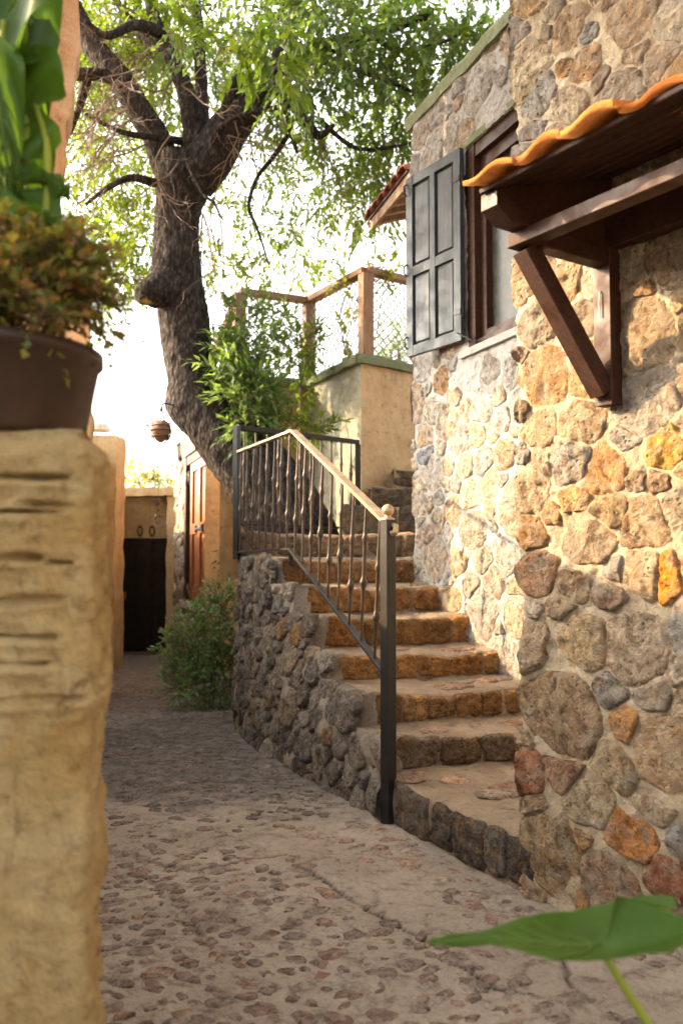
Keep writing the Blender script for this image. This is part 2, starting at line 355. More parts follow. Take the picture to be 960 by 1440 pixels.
def stone_mesh(F, c, r, th, H, tilt, rough, base=0., rings=RHO, prof=PRF, cut=None, wall=None):
    U = c[0]+np.outer(rings, r*np.cos(th)); V = c[1]+np.outer(rings, r*np.sin(th))
    h = base+H*prof[:, None]+(tilt[0]*(U-c[0])+tilt[1]*(V-c[1]))*np.clip(1.2-rings, 0, 1)[:, None]
    rm = float(np.mean(r))
    if len(rings) > 5:
        for q in range(4):
            fa = rng.uniform(0, 6.28); h = np.minimum(h, base+H*1.06-rng.uniform(.12, .55)*H/.02*.6*np.maximum(0, (U-c[0])*math.cos(fa)+(V-c[1])*math.sin(fa)-rng.uniform(.05, .7)*rm))
    P = np.stack([U, V, U*0+c[0]*7], -1); k = np.clip((1.12-rings)*5, .35, 1)[:, None]
    if wall is not None: h = h+.85*wall(U, V)
    h = h+k*rough*(.55*ridge(P*13, 3)+.75*fbm(P*30, 3)+.5*perlin(P*5))
    if cut is not None: U = np.maximum(U, cut)
    mb = MB(); mb.grid(F.W(U, V, h), True); n = len(th)
    k0 = (len(rings)-1)*n; mb.f.append(np.arange(k0, k0+n)[None])
    return mb
def fill_seeds(seeds, u0, u1, v0, v1, dmin, rfun, ok=lambda u, v: True, tries=4000, pal=None):
    for t_ in range(tries):
        f_ = t_/tries; scl = 1.35 if f_ < .25 else (1.0 if f_ < .6 else .55)
        u, v = rng.uniform(u0, u1), rng.uniform(v0, v1)
        if not ok(u, v): continue
        d = dmin*scl*rng.uniform(.85, 1.25)
        if all((u-a[0])**2/((a[2]*.93+d*.47)**2)+(v-a[1])**2/((a[3]*.93+d*.38)**2) > 1 for a in seeds):
            ru = d*rng.uniform(.62, .85); rv = ru*rng.uniform(.6, .9)
            seeds.append((u, v, ru, rv, rng.normal()*.25, rfun(u, v)))
    return seeds
def jit(c, a=.12):
    k = 1+rng.normal()*a; wq = rng.normal()*.03; return tuple(float(np.clip(q*k*(1+wq*e), .01, .9)) for q, e in zip(c, (1, 0, -1.5)))
def face_sheet(F, us, vs, hf, mask=None, wrap=None):
    U, V = np.meshgrid(us, vs, indexing='ij'); H = hf(U, V)
    P = F.W(U, V, H)
    if wrap is not None:      # u below 0 turns the corner and runs back into the house
        B = F.O-F.n*(-np.minimum(U, 0))[..., None]-F.e*(H+wrap*0)[..., None]; B[..., 2] += V
        k = np.clip((U+.02)/.04, 0, 1)[..., None]; P = P*k+B*(1-k)
    return P

# ================================================================ GROUND
def gz(Y): return np.where(np.asarray(Y) > 5, -.05*(np.minimum(Y, 15)-5), 0.)
g = MB(); a = np.linspace(-600, 600, 25); X, Yg = np.meshgrid(a, a, indexing='ij')
g.grid(np.stack([X, Yg, X*0-.75], -1)); tag(g.build('ground', M['earth'], kind='structure'), 'dry brown earth around and below the lane', kind='structure')
cracks = [[(146,1195),(175,1212),(215,1240),(245,1262),(262,1285),(285,1320),(300,1345)],
          [(430,1225),(470,1252),(520,1283),(560,1300),(605,1325),(655,1350)],
          [(146,1196),(210,1212),(270,1226),(330,1215),(400,1205)], [(205,1325),(290,1300),(390,1330)][:0] or [(620,1345),(700,1388),(760,1400)],
          [(780,1330),(800,1380),(830,1405)]]
def ground_at(px, py):
    d = ray(px, py); t = -HC/d[2]; return np.array((d[0]*t, d[1]*t))
xs = np.concatenate([np.linspace(-4.2, -1.7, 14), np.arange(-1.66, 1.2, .0125), np.linspace(1.22, 3., 12)])
ys = [-3., -2, -1, -.2, .6, 1.2, 1.5]; y = 1.7
while y < 15.5: ys.append(y); y += .0045*y if y < 4.5 else (.006*y if y < 7 else .02*y)
ys = np.array(ys); X, Yg = np.meshgrid(xs, ys, indexing='ij')
P2 = np.stack([X, Yg, X*0], -1)
Z = gz(Yg)+.022*fbm(P2*1.1, 2)+.006*fbm(P2*7, 3)+.0025*ridge(P2*30, 2)
CK = np.zeros(X.shape)
for ln in cracks:
    q = np.array([ground_at(*p) for p in ln])
    for i in range(len(q)-1):
        a, b = q[i], q[i+1]; L = np.linalg.norm(b-a); t = (b-a)/L; nn = np.array((-t[1], t[0]))
        al = (X-a[0])*t[0]+(Yg-a[1])*t[1]; off = (X-a[0])*nn[0]+(Yg-a[1])*nn[1]
        off = off+.010*perlin(P2*22)+.004*perlin(P2*60)
        CK = np.maximum(CK, np.where((al > -.01) & (al < L+.01), np.clip(1.3-np.abs(off)/.009, 0, 1), 0))
CK *= np.clip(.75+.8*perlin(P2*9), .2, 1); Z = Z-.010*CK
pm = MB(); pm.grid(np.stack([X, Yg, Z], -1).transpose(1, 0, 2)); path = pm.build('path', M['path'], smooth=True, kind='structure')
tag(path, 'worn lane of cobbles set in cracked mortar', kind='structure')
at_ = path.data.attributes.new('crack', 'FLOAT', 'POINT'); at_.data.foreach_set('value', CK.T.ravel().astype(np.float32))
# low sides of the lane mortar so the sheet meets the earth
class Flat:
    O = np.zeros(3)
    @staticmethod
    def W(u, v, h):
        P = np.stack([u, v, gz(v)+h+.022*fbm(np.stack([u, v, u*0], -1)*1.1, 2)], -1); return P
def cob_density(px, py, x, y):
    w_ = perlin(np.array((x*3.3, y*3.3, 8.)))+.6*perlin(np.array((x*9, y*9, 2.))); px = px+110*w_; py = py+45*w_
    if 1132 < py < 1200 and px < 520: return .03
    if py >= 1200:
        if 430 < px < 640 and py < 1290: return .06
        if px > 600 and py > 1290: return .04
        return .26 if px > 330 else .55
    if px >= 430 and py < 1260: return .6
    return .7
cs = []; got = []
grid_c = {}
def ok_c(x, y, d):
    gx, gy = int(x/.12), int(y/.12)
    for i in (-1, 0, 1):
        for j in (-1, 0, 1):
            for (a, b, r) in grid_c.get((gx+i, gy+j), ()):
                if (a-x)**2+(b-y)**2 < (.5*(r+d))**2: return False
    return True
LINE_L = lambda y: -2.9
def right_limit(y):
    bx = [(2.4, .98), (2.9, .60), (3.6, .20), (4.33, -.17), (4.89, -.44), (5.5, -.66), (6.2, -.80), (8.0, -1.1), (10, -1.5), (14, -2.7)]
    return np.interp(y, [b[0] for b in bx], [b[1] for b in bx])
for _ in range(60000):
    y = 1.75+9*rng.random()**1.9; x = rng.uniform(-2.2, .95)
    px, py = proj((x, y, float(gz(y))))
    if px < 90 or px > 985 or py > 1475 or x > right_limit(y)-.05: continue
    pink = (px > 430 and py < 1260 and y < 4)
    d = rng.uniform(.030, .085)*(1.5 if pink else 1.0)
    if perlin(np.array((x*2.1, y*2.1, 3.)))*.35+cob_density(px, py, x, y) < rng.random(): continue
    if not ok_c(x, y, d): continue
    grid_c.setdefault((int(x/.12), int(y/.12)), []).append((x, y, d)); got.append((x, y, d, pink, float(px), float(py)))
    if len(got) > 1700: break
got.sort(key=lambda q: q[1]+(99 if not (118 < q[4] < 965 and q[5] < 1445) else 0))
rest = MB(); CR = np.array([1.04, .92, .6, .03]); CPF = np.array([-.9, .75, 1.0, 1.05])
CCOL = [(.30, .19, .155), (.34, .21, .17), (.25, .19, .165), (.28, .24, .215), (.36, .24, .18), (.21, .175, .155), (.24, .215, .2)]
for i, (x, y, d, pink, px, py) in enumerate(got):
    nth = 13; th = np.arange(nth)*2*math.pi/nth; an = rng.normal()*.6; el = rng.uniform(.5, .85)
    r = d/2*1.15*((np.cos(th-an))**2+(np.sin(th-an)/el)**2)**-.5*(1+.5*perlin(np.stack([np.cos(th)*1.8+i, np.sin(th)*1.8, th*0], 1)))
    mb = stone_mesh(Flat, (x, y), r, th, rng.uniform(.0015, .0045), (rng.normal()*.05, rng.normal()*.07), .003, .001, CR, CPF)
    if pink: c = jit(random.choice([(.48, .31, .25), (.44, .34, .28), (.50, .32, .20)]))
    elif y > 4.2: c = jit(random.choice([(.34, .29, .26), (.46, .29, .235), (.26, .225, .2), (.50, .32, .26), (.22, .195, .175)]))
    else: c = jit(random.choice(CCOL)) if rng.random() > .03 else (.42, .24, .12)
    c = tuple(.5*a_+.5*b_ for a_, b_ in zip(c, (.40, .305, .245) if y < 4.2 else (.36, .295, .255)))
    if i < 300: mb.build('cobble', M['cobble'], path, True, c)
    else: rest.add(np.vstack(mb.v), mb.f)
if rest.n: rest.build('cobbles', M['cobble'], path, True, (.20, .165, .145), 'stuff')

# ================================================================ NEAR HOUSE (right)
F1 = Frame((.615, 2.93), (.553, -.833))
house1 = thing('stone_house', 'nearest house of rough golden stone on the right, lower half exposed stonework', 'house', (.9, 2.5, 0))
def h1(U, V):
    P = F1.W(U, V, U*0); low = np.clip((1.25-V)/.25, 0, 1)
    return .016*fbm(P*5, 3)+(.011*ridge(P*13, 3)-.004)*(1-.55*low)+.008*fbm(P*32, 2)*(1-.4*low)-np.clip(.012-np.abs(U), 0, .012)*.8-.06*np.clip((.10-V)/.1, 0, 1)*0
us = np.concatenate([[-.95, -.6, -.3], np.arange(-.1, .86, .0075), [.95, 1.2, 1.8, 3., 6.]]); vs = np.concatenate([np.arange(-.1, 3.15, .0085), [3.4, 4, 5]])
mb = MB(); mb.grid(face_sheet(F1, us, vs, h1, wrap=1)); mb.box((1.6, -1.5, 4.7), (4.5, 1.5, 5)); wall1 = mb.build('wall', M['mortar_warm'], house1, True)
TAN, GLD, GRY, ORG, RST, CRM, BRN = (.46, .35, .24), (.50, .36, .20), (.38, .36, .33), (.50, .30, .14), (.36, .14, .06), (.54, .46, .34), (.40, .29, .20)
man = [(758,807,30,28,0,(.44,.25,.14)),(805,824,25,20,0,TAN),(858,840,28,16,-.2,BRN),(794,855,30,14,0,(.36,.29,.21)),(822,902,43,32,0,GLD),(750,907,17,40,0,TAN),
 (895,908,52,46,.05,TAN),(952,940,20,22,0,CRM),(908,805,25,36,0,CRM),(941,812,15,46,0,(.58,.24,.03)),(853,663,32,29,-.2,(.52,.27,.10)),(805,649,28,26,0,GRY),
 (939,632,25,30,0,(.58,.36,.08)),(747,693,21,34,0,TAN),(833,763,42,24,0,TAN),(908,738,36,30,0,TAN),(858,718,30,20,0,GLD),(952,715,18,30,0,CRM),(811,704,26,15,0,ORG),
 (747,749,22,22,0,(.48,.28,.12)),(761,602,30,22,0,TAN),(817,593,32,26,0,(.38,.29,.19)),(884,613,24,18,0,GRY),
 (789,1004,60,50,.1,(.37,.26,.16)),(856,970,24,20,.2,(.31,.30,.28)),(919,976,30,20,0,(.46,.38,.29)),(878,1020,18,28,.2,(.46,.25,.10)),(934,1060,37,58,0,(.46,.32,.19)),
 (744,1090,17,42,0,(.40,.16,.07)),(792,1080,28,31,0,(.33,.20,.13)),(867,1078,38,24,-.45,(.48,.35,.20)),(830,1128,40,29,0,(.48,.38,.24)),(753,1135,24,18,0,(.34,.27,.19)),
 (917,1136,42,15,-.22,(.47,.38,.27)),(888,1176,56,24,-.2,(.48,.22,.08)),(820,1182,11,19,0,(.44,.28,.13)),(772,1198,42,52,0,(.38,.28,.17)),(856,1242,42,36,.2,(.36,.27,.20)),
 (942,1237,32,30,0,(.36,.15,.085)),(956,1185,12,22,0,GRY),(792,1262,18,12,0,BRN),(955,1300,25,22,.3,(.33,.22,.17)),
 (727,45,18,24,0,GRY),(760,137,26,22,.4,GRY),(827,92,28,20,-.3,(.46,.30,.17)),(893,25,40,34,0,(.44,.33,.22)),(800,40,24,26,0,TAN),(745,190,22,18,.3,(.28,.27,.27)),(740,215,20,25,0,GRY),
 (785,195,22,20,0,TAN),(868,60,16,24,.4,ORG),(930,90,26,22,0,TAN)]
seeds = []
for px, py, rx, ry, an, c in man:
    u, v = F1.uv(px, py); u2, _ = F1.uv(px+rx, py); u3, _ = F1.uv(px-rx, py); _, v2 = F1.uv(px, py-ry); _, v3 = F1.uv(px, py+ry)
    seeds.append((u, v, (u2-u3)/2*1.12, (v2-v3)/2*1.12, an, c))
nman = len(seeds)
PAL1 = [TAN, GLD, (.36, .30, .23), CRM, BRN, GRY, (.46, .29, .15), ORG]
fill_seeds(seeds, .0, .84, .02, 3.1, .12, lambda u, v: random.choice(PAL1 if v > 1 else PAL1[:7]), tries=9000)
cells, th = stone_cells(seeds, .011, 2.7, 44)
for i, (sd_, r) in enumerate(zip(seeds, cells)):
    if r is None: continue
    v = sd_[1]; low = float(np.clip((1.2-v)/.2, 0, 1)); H = (.0055+.0065*low)*rng.uniform(.7, 1.4)
    stone_mesh(F1, sd_, r, th, H, (rng.normal()*.05, rng.normal()*.06), .006, .002, cut=-.012, wall=h1).build('stone', M['house_stone' if low > .3 else 'smeared_stone'], house1, True, jit(sd_[5], .08))

# ================================================================ WINDOW HOUSE (middle)
F2 = Frame((.49, 5.7), (.40, -1.0))
house2 = thing('stone_house', 'middle house of pale grey stone with the open shuttered window above the stairs', 'house', (.9, 5.2, 0))
WU0, WU1, WZ0, WZ1 = .715, 1.62, 2.36, 3.59
def h2(U, V):
    P = F2.W(U, V, U*0); return .018*fbm(P*4, 3)+.008*ridge(P*12, 3)+.006*fbm(P*30, 2)-np.clip(.02-np.abs(U), 0, .02)*.6
us = np.concatenate([[-1.4, -.6, -.2], np.arange(-.06, 1.35, .0105), np.arange(1.38, 2.75, .05)]); vs = np.arange(0, 4.10, .0105)
UC, VC = np.meshgrid((us[1:]+us[:-1])/2, (vs[1:]+vs[:-1])/2, indexing='ij')
mk = ~((UC > WU0) & (UC < WU1) & (VC > WZ0) & (VC < WZ1))
mb = MB(); mb.grid(face_sheet(F2, us, vs, h2, wrap=1), mask=mk); mb.build('wall', M['mortar_pale'], house2, True)
# back block so that the house has a body
mb = MB(); P = [F2.W(np.array(u), 0., np.array(h)) for u, h in ((.02, -.14), (2.7, -.14), (2.7, -3.2), (.02, -3.2))]
V = [(*p[:2], z) for z in (0, 4.04) for p in P]
V[4:] = [(*p[:2], 4.04) for p in P]; mb.add(V, [(4,5,6,7),(1,2,6,5),(2,3,7,6),(3,0,4,7)]); mb.build('rear_wall', M['mortar_pale'], house2)
man2 = [(639,720,17,21,.3,(.44,.31,.20)),(667,746,21,26,0,(.40,.35,.28)),(618,699,10,12,0,GRY),(601,756,18,16,0,(.38,.29,.23)),(682,787,17,20,0,GRY),(644,791,16,20,0,CRM),
 (665,822,18,18,0,(.45,.36,.26)),(605,580,16,18,0,(.42,.40,.34)),(672,612,14,20,0,CRM),(694,607,14,15,0,CRM),(600,640,16,14,0,(.30,.29,.29)),(640,560,15,13,0,TAN),(710,590,12,20,0,(.40,.36,.33)),
 (620,535,12,18,0,(.42,.25,.12)),(690,520,16,20,0,GRY),(655,655,14,18,0,CRM),(690,680,15,20,0,CRM)]
seeds = []
for px, py, rx, ry, an, c in man2:
    u, v = F2.uv(px, py); u2, _ = F2.uv(px+rx, py); u3, _ = F2.uv(px-rx, py); _, v2 = F2.uv(px, py-ry); _, v3 = F2.uv(px, py+ry)
    seeds.append((u, v, (u2-u3)/2, (v2-v3)/2, an, c))
PAL2 = [(.45, .43, .40), (.40, .39, .38), CRM, (.48, .40, .31), (.48, .36, .24), (.46, .44, .40), (.44, .35, .27)]
fill_seeds(seeds, .0, 1.5, .5, 4.02, .15, lambda u, v: random.choice(PAL2), lambda u, v: not (WU0-.06 < u < WU1+.06 and WZ0-.05 < v < WZ1+.08), 9000)
cells, th = stone_cells(seeds, .02, 2.5, 28)
for sd_, r in zip(seeds, cells):
    if r is None: continue
    U = sd_[0]+r*np.cos(th); Vv = sd_[1]+r*np.sin(th)
    if np.any((U > WU0-.01) & (U < WU1+.01) & (Vv > WZ0-.01) & (Vv < WZ1+.01)): continue
    stone_mesh(F2, sd_, r, th, .0075*rng.uniform(.6, 1.5), (rng.normal()*.05, rng.normal()*.05), .006, .002, cut=-.012, wall=h2).build('stone', M['pale_stone'], house2, True, jit(sd_[5], .08))
# coping
U, V = np.meshgrid(np.arange(-.06, 2.7, .03), np.arange(5), indexing='ij')
prof = np.array([(-.1, 4.06), (.028, 4.06), (.036, 4.13), (.025, 4.15), (-.3, 4.15)])
Pn = F2.W(U, U*0, U*0); HH = prof[V, 0]+.012*fbm(Pn*6+V[..., None]*.3, 2); ZZ = prof[V, 1]+.012*fbm(Pn*4+5, 2)
mb = MB(); mb.grid(F2.W(U, ZZ, HH)); e0 = F2.W(np.full(5, -.06), prof[:, 1], prof[:, 0]); mb.add(e0, tuple(range(5))); mb.build('coping', M['coping_green'], house2)
# window: frame, glass, sill, lintel
def fbox(F, u0, u1, v0, v1, h0, h1_, mb=None):
    mb = mb or MB(); P = [F.W(np.array(u), v, np.array(h)) for v in (v0, v1) for u, h in ((u0, h0), (u1, h0), (u1, h1_), (u0, h1_))]
    return mb.add(P, [(0,3,2,1),(4,5,6,7),(0,1,5,4),(1,2,6,5),(2,3,7,6),(3,0,4,7)])
mb = fbox(F2, WU0-.01, WU0+.075, WZ0+.0, WZ1, -.13, -.005); fbox(F2, WU0+.075, WU1, WZ1-.075, WZ1+.005, -.13, -.012, mb); fbox(F2, WU0+.075, WU1, WZ0, WZ0+.05, -.13, -.02, mb); fbox(F2, WU1-.06, WU1, WZ0+.05, WZ1-.075, -.13, -.012, mb)
win = mb.build('window', M['wood_dark'], house2)
mb = fbox(F2, WU0+.075, WU0+.13, WZ0+.05, WZ1-.075, -.12, -.05); fbox(F2, WU0+.13, WU1-.06, WZ1-.15, WZ1-.075, -.12, -.05, mb); fbox(F2, WU0+.13, WU1-.06, WZ0+.05, WZ0+.1, -.12, -.05, mb); mb.build('sash', M['wood_dark'], win)
fbox(F2, WU0+.13, WU1-.06, WZ0+.1, WZ1-.15, -.10, -.09).build('pane', M['glass'], win)
mb = MB()
for q in range(8): mb.tube([F2.W(np.array(WU0+.16+.07*q), z, np.array(-.12-.01*(q % 2))) for z in (WZ0+.06, WZ1-.1)], .028, 8)
mb.build('curtain', M['curtain'], win, True)
fbox(F2, WU0-.05, WU1+.05, WZ0-.045, WZ0-.002, -.13, .035).build('sill', M['mortar_pale'], win)
fbox(F2, WU0-.06, WU1+.06, WZ1+.006, WZ1+.05, -.13, .012).build('lintel', M['coping_green'], win)
# shutter leaf, swung out
hinge = F2.W(np.array(WU0), 0., np.array(.02)); FS = Frame(hinge[:2], (-.29, .433)); LW = .52; SZ0, SZ1 = 2.415, 3.59
sh = MB(); st = .062
for u0, u1, v0, v1 in ((0, st, SZ0, SZ1), (LW-st, LW, SZ0, SZ1), (LW/2-.024, LW/2+.024, SZ0+st, SZ1-st)): fbox(FS, u0, u1, v0, v1, 0, .034, sh)
for v0, v1 in ((SZ0, SZ0+st), (SZ1-st, SZ1), (2.93, 2.99)): fbox(FS, st, LW-st, v0, v1, .002, .032, sh)
shutter = sh.build('shutter', M['wood_shutter'], house2)
for u0, u1 in ((st, LW/2-.024), (LW/2+.024, LW-st)):
    for v0, v1 in ((SZ0+st, 2.93), (2.99, SZ1-st)):
        mb = fbox(FS, u0, u1, v0, v1, .003, .010)
        a = [FS.W(np.array(u), v, np.array(h)) for (u, v, h) in ((u0+.014,v0+.014,.010),(u1-.014,v0+.014,.010),(u1-.014,v1-.014,.010),(u0+.014,v1-.014,.010),(u0+.022,v0+.022,.024),(u1-.022,v0+.022,.024),(u1-.022,v1-.022,.024),(u0+.022,v1-.022,.024))]
        mb.add(a, [(0,1,5,4),(1,2,6,5),(2,3,7,6),(3,0,4,7),(4,5,6,7)]); mb.build('panel', M['wood_shutter'], shutter)
for z in (SZ0+.14, SZ1-.22):
    mb = MB(); mb.tube([FS.W(np.array(-.004), z+q, np.array(.02)) for q in (0, .07)], .009, 8); fbox(FS, 0, .06, z+.02, z+.05, .034, .039, mb); mb.build('hinge', M['iron'], shutter)
for z in (SZ0+.05, 2.94, SZ1-.12):
    mb = MB(); mb.tube([FS.W(np.array(LW-.006), z+q, np.array(h)) for q, h in ((0, .036), (.02, .055), (.06, .055), (.08, .036))], .006, 6); mb.build('latch', M['iron'], shutter)
mb = MB(); mb.tube([FS.W(np.array(.03), SZ0+.05, np.array(.036)), F2.W(np.array(WU0+.14), WZ0+.02, np.array(.06)), F2.W(np.array(WU0+.2), WZ0+.005, np.array(.02))], .005, 6); mb.build('stay_hook', M['iron'], shutter)

# small tiled roof behind the window house
rf = thing('tiled_roof', 'small red tiled eave jutting out behind the grey house', 'roof', (.6, 6.8, 3.9))
eA, eB = np.array((.50, 6.35, 4.08)), np.array((.235, 7.3, 4.08)); ed = unit(eB-eA); up_ = np.array((.92, .26, .30))
mb = MB(); mb.beam(eA+np.array((.03, 0, -.05)), eB+np.array((.03, 0, -.05)), .025, .11, side=np.cross(ed, (0, 0, 1))); mb.build('fascia', M['wood_post'], rf)
mb = MB()
for q in range(5):
    p = eA+(eB-eA)*(q+.5)/5+np.array((.05, 0, -.055)); mb = MB(); mb.beam(p, p+up_*.75, .05, .07); mb.build('rafter', M['wood_post'], rf)
for q in range(4):
    p = eA+(eB-eA)*.5+up_*(.08+.17*q)+np.array((0, 0, -.012)); hl = (eB-eA)*.5; MB().beam(p-hl, p+hl, .165, .014, side=up_).build('soffit_board', M['wood_dark'], rf)
for q in range(6):
    p = eA+(eB-eA)*(q+.5)/6; pts = []
    for k in range(9):
        a = math.pi*k/8; pts.append(p+ed*(.10*math.cos(a))+np.array((0, 0, .01+.055*math.sin(a))))
    pts = np.array(pts); V = np.stack([pts-up_*.03, pts+up_*.8, pts+up_*.8+np.array((0, 0, -.012)), pts-up_*.03+np.array((0, 0, -.014))]); mb = MB(); mb.grid(np.vstack([V, V[:1]])); mb.build('roof_tile', M['tile_red'], rf)

# ================================================================ CANOPY over the near house
cano = thing('canopy', 'dark wooden canopy edged with orange roof tiles on the near wall', 'canopy', (.6, 2.3, 2.0)); CANO_DROP = .012
Q = lambda u, q, z: F1.W(np.array(u), z, np.array(q))
slope = math.tan(R(17)); U0, U1 = .335, 2.3
mb = MB(); mb.beam(Q(U0+.005, .36, 2.05), Q(U1, .36, 2.05), .055, .040); mb.build('beam', M['wood_dark'], cano)
mb = MB(); mb.beam(Q(U0+.01, .03, 2.12), Q(U1, .03, 2.12), .055, .10); mb.build('wall_plate', M['wood_dark'], cano)
def rafter(u):
    mb = MB(); z = lambda q: 2.097+(.53-q)*slope*.0+.0
    pts = [(0, 2.10+.0), (.455, 2.10), (.505, 2.115), (.505, 2.165)]
    b = .062; ql = [(.0, 2.071), (.452, 2.071), (.505, 2.105), (.505, 2.150), (.0, 2.150+.505*slope)]
    V = [Q(u+s*b/2, q, zz) for s in (-1, 1) for q, zz in ql]
    n = len(ql); mb.add(V, [gridfaces(2, n, 0, True), tuple(range(n)), tuple(range(2*n-1, n-1, -1))]); return mb
for u in (U0+.055, 1.35, 2.2): rafter(u).build('rafter', M['wood_dark'], cano)
nb = 8; bw = .535/nb
for k in range(nb):
    q = .525-bw*(k+.5); z = 2.158+(.51-q)*slope
    MB().beam(Q(U0+.035, q, z), Q(U1, q, z), bw-.004, .014, side=F1.n-np.array((0, 0, slope)), ch=.2).build('soffit_board', M['wood_dark'], cano)
tw = .165; nt = 12; prof_t = []
for k in range(11):        # one S-shaped tile: a low pan then a rounded roll
    t = k/10; prof_t.append((t*1.06, .003+.015*math.sin(math.pi*min(1, max(0, (t-.36)/.64)))**1.0-.005*math.sin(math.pi*min(1, t/.4))))
for i in range(nt):
    for row in range(3):
        u0 = U0-.015+tw*i; sh_ = []
        q0 = .545-.2*row+.02; q1 = q0-.24; rz = .03*rng.normal(); jq = .011*rng.normal(); jz = .005*rng.normal()
        for q, dz in ((q0, .016+.004*rng.random()), (q1, .004)):
            z = 2.172+(.51-q)*slope+dz+jz; sh_.append([Q(u0+.045+a*tw, q+jq+rz*(a-.5)*.6, z+b) for a, b in prof_t])
        for q, dz in ((q1, -.009), (q0, .002)):
            z = 2.172+(.51-q)*slope+dz+jz; sh_.append([Q(u0+.045+a*tw, q+jq+rz*(a-.5)*.6, z+b) for a, b in prof_t])
        V = np.array(sh_); mb = MB(); mb.grid(np.concatenate([V, V[:1]]))
        n = V.shape[1]; mb.add(V[:, 0], (0, 1, 2, 3)); mb.add(V[:, -1], (3, 2, 1, 0)); mb.build('roof_tile', M['tile'], cano, True)
# bracket
brk = MB(); brk.beam(Q(.405, .033, 1.595), Q(.405, .033, 2.07), .066, .05, up=F1.n).build('bracket_post', M['wood_dark'], cano)
MB().beam(Q(.40, .055, 1.635), Q(.37, .345, 2.03), .058, .06, side=F1.e).build('bracket_strut', M['wood_dark'], cano)
MB().beam(Q(.405, .004, 2.045), Q(.405, .33, 2.045), .05, .05).build('bracket_arm', M['wood_dark'], cano)
MB().tube([Q(.403, .056, 1.945), Q(.403, .064, 1.94), Q(.402, .066, 1.90), Q(.403, .064, 1.865)], .0022, 6).build('hanging_chain', M['wire'], cano)

cano.location.z -= CANO_DROP
# ================================================================ STAIRS
Bc = catmull([(.245, 3.55), (.20, 3.65), (-.144, 4.33), (-.41, 4.89), (-.62, 5.5), (-.766, 6.2)], 160)[36:]
St = [((.205, 3.66), (.64, 2.90), .19), ((.20, 3.79), (1.15, 4.08), .335), ((.02, 4.02), (1.05, 4.42), .48), ((-.13, 4.43), (.98, 4.79), .62),
      ((-.17, 4.76), (.80, 5.09), .79), ((-.22, 5.07), (.68, 5.41), .955), ((-.36, 5.47), (.60, 5.73), 1.125), ((-.745, 6.12), (.58, 6.0), 1.305)]
stairs = thing('stone_staircase', 'worn flight of brown stone steps curving up between railing and house', 'stairs', (.3, 4.5, 0))
# retaining wall beside the stairs
rw = thing('retaining_wall', 'dark rubble stone wall carrying the left side of the stairs', 'wall', (-.3, 4.9, 0))
seg = np.concatenate([[0], np.cumsum(np.linalg.norm(np.diff(Bc, axis=0), axis=1))]); LT = seg[-1]
tg = np.gradient(Bc, axis=0); tg /= np.linalg.norm(tg, axis=1)[:, None]; NB = np.stack([-tg[:, 1], tg[:, 0]], 1)
NB *= np.sign(-(NB*Bc).sum(1))[:, None]
bat = lambda u: np.interp(u, [0, .5, 1.2, 2.0, LT], [.10, .16, .22, .12, .02])
class Ret:
    O = np.array((-.3, 4.9, 0))
    @staticmethod
    def W(u, v, h):
        u = np.asarray(u, float); v = np.asarray(v, float)+u*0; h = np.asarray(h, float)
        uc = np.clip(u, 0, LT); x = np.interp(uc, seg, Bc[:, 0]); y = np.interp(uc, seg, Bc[:, 1]); nx = np.interp(uc, seg, NB[:, 0]); ny = np.interp(uc, seg, NB[:, 1])
        o = h-bat(u)*v; ex = u-uc
        return np.stack([x+nx*o-ny*ex*0+ex*.5, y+ny*o+ex*.86, v], -1)
ub = []; 
for (L, _, z) in St:
    Fz = [np.linalg.norm(Ret.W(np.array(q), z, np.array(0.))[:2]-np.array(L)) for q in seg]; ub.append(seg[int(np.argmin(Fz))])
def ztop(u):
    z = np.full(np.shape(u), .17)
    for k in range(7): z = np.where(u > ub[k]-.02, St[k][2]+.004, z)
    return z
St = [(tuple(Ret.W(np.array(ub[k]), z, np.array(-.05))[:2]), Rr, z) if 0 < k < 7 else (L, Rr, z) for k, (L, Rr, z) in enumerate(St)]
RC = [(.14, .12, .10), (.19, .145, .11), (.36, .205, .09), (.38, .21, .085), (.40, .215, .085), (.40, .21, .085), (.38, .21, .10), (.30, .22, .15)]  # warm bounce light painted into the upper riser colours
class Riser:
    def __init__(s, L, Rr): s.L = np.array((*L, 0.)); s.e = unit(np.array((*Rr, 0.))-s.L); s.n = np.array((s.e[1], -s.e[0], 0.)); s.O = s.L
    W = Frame.W
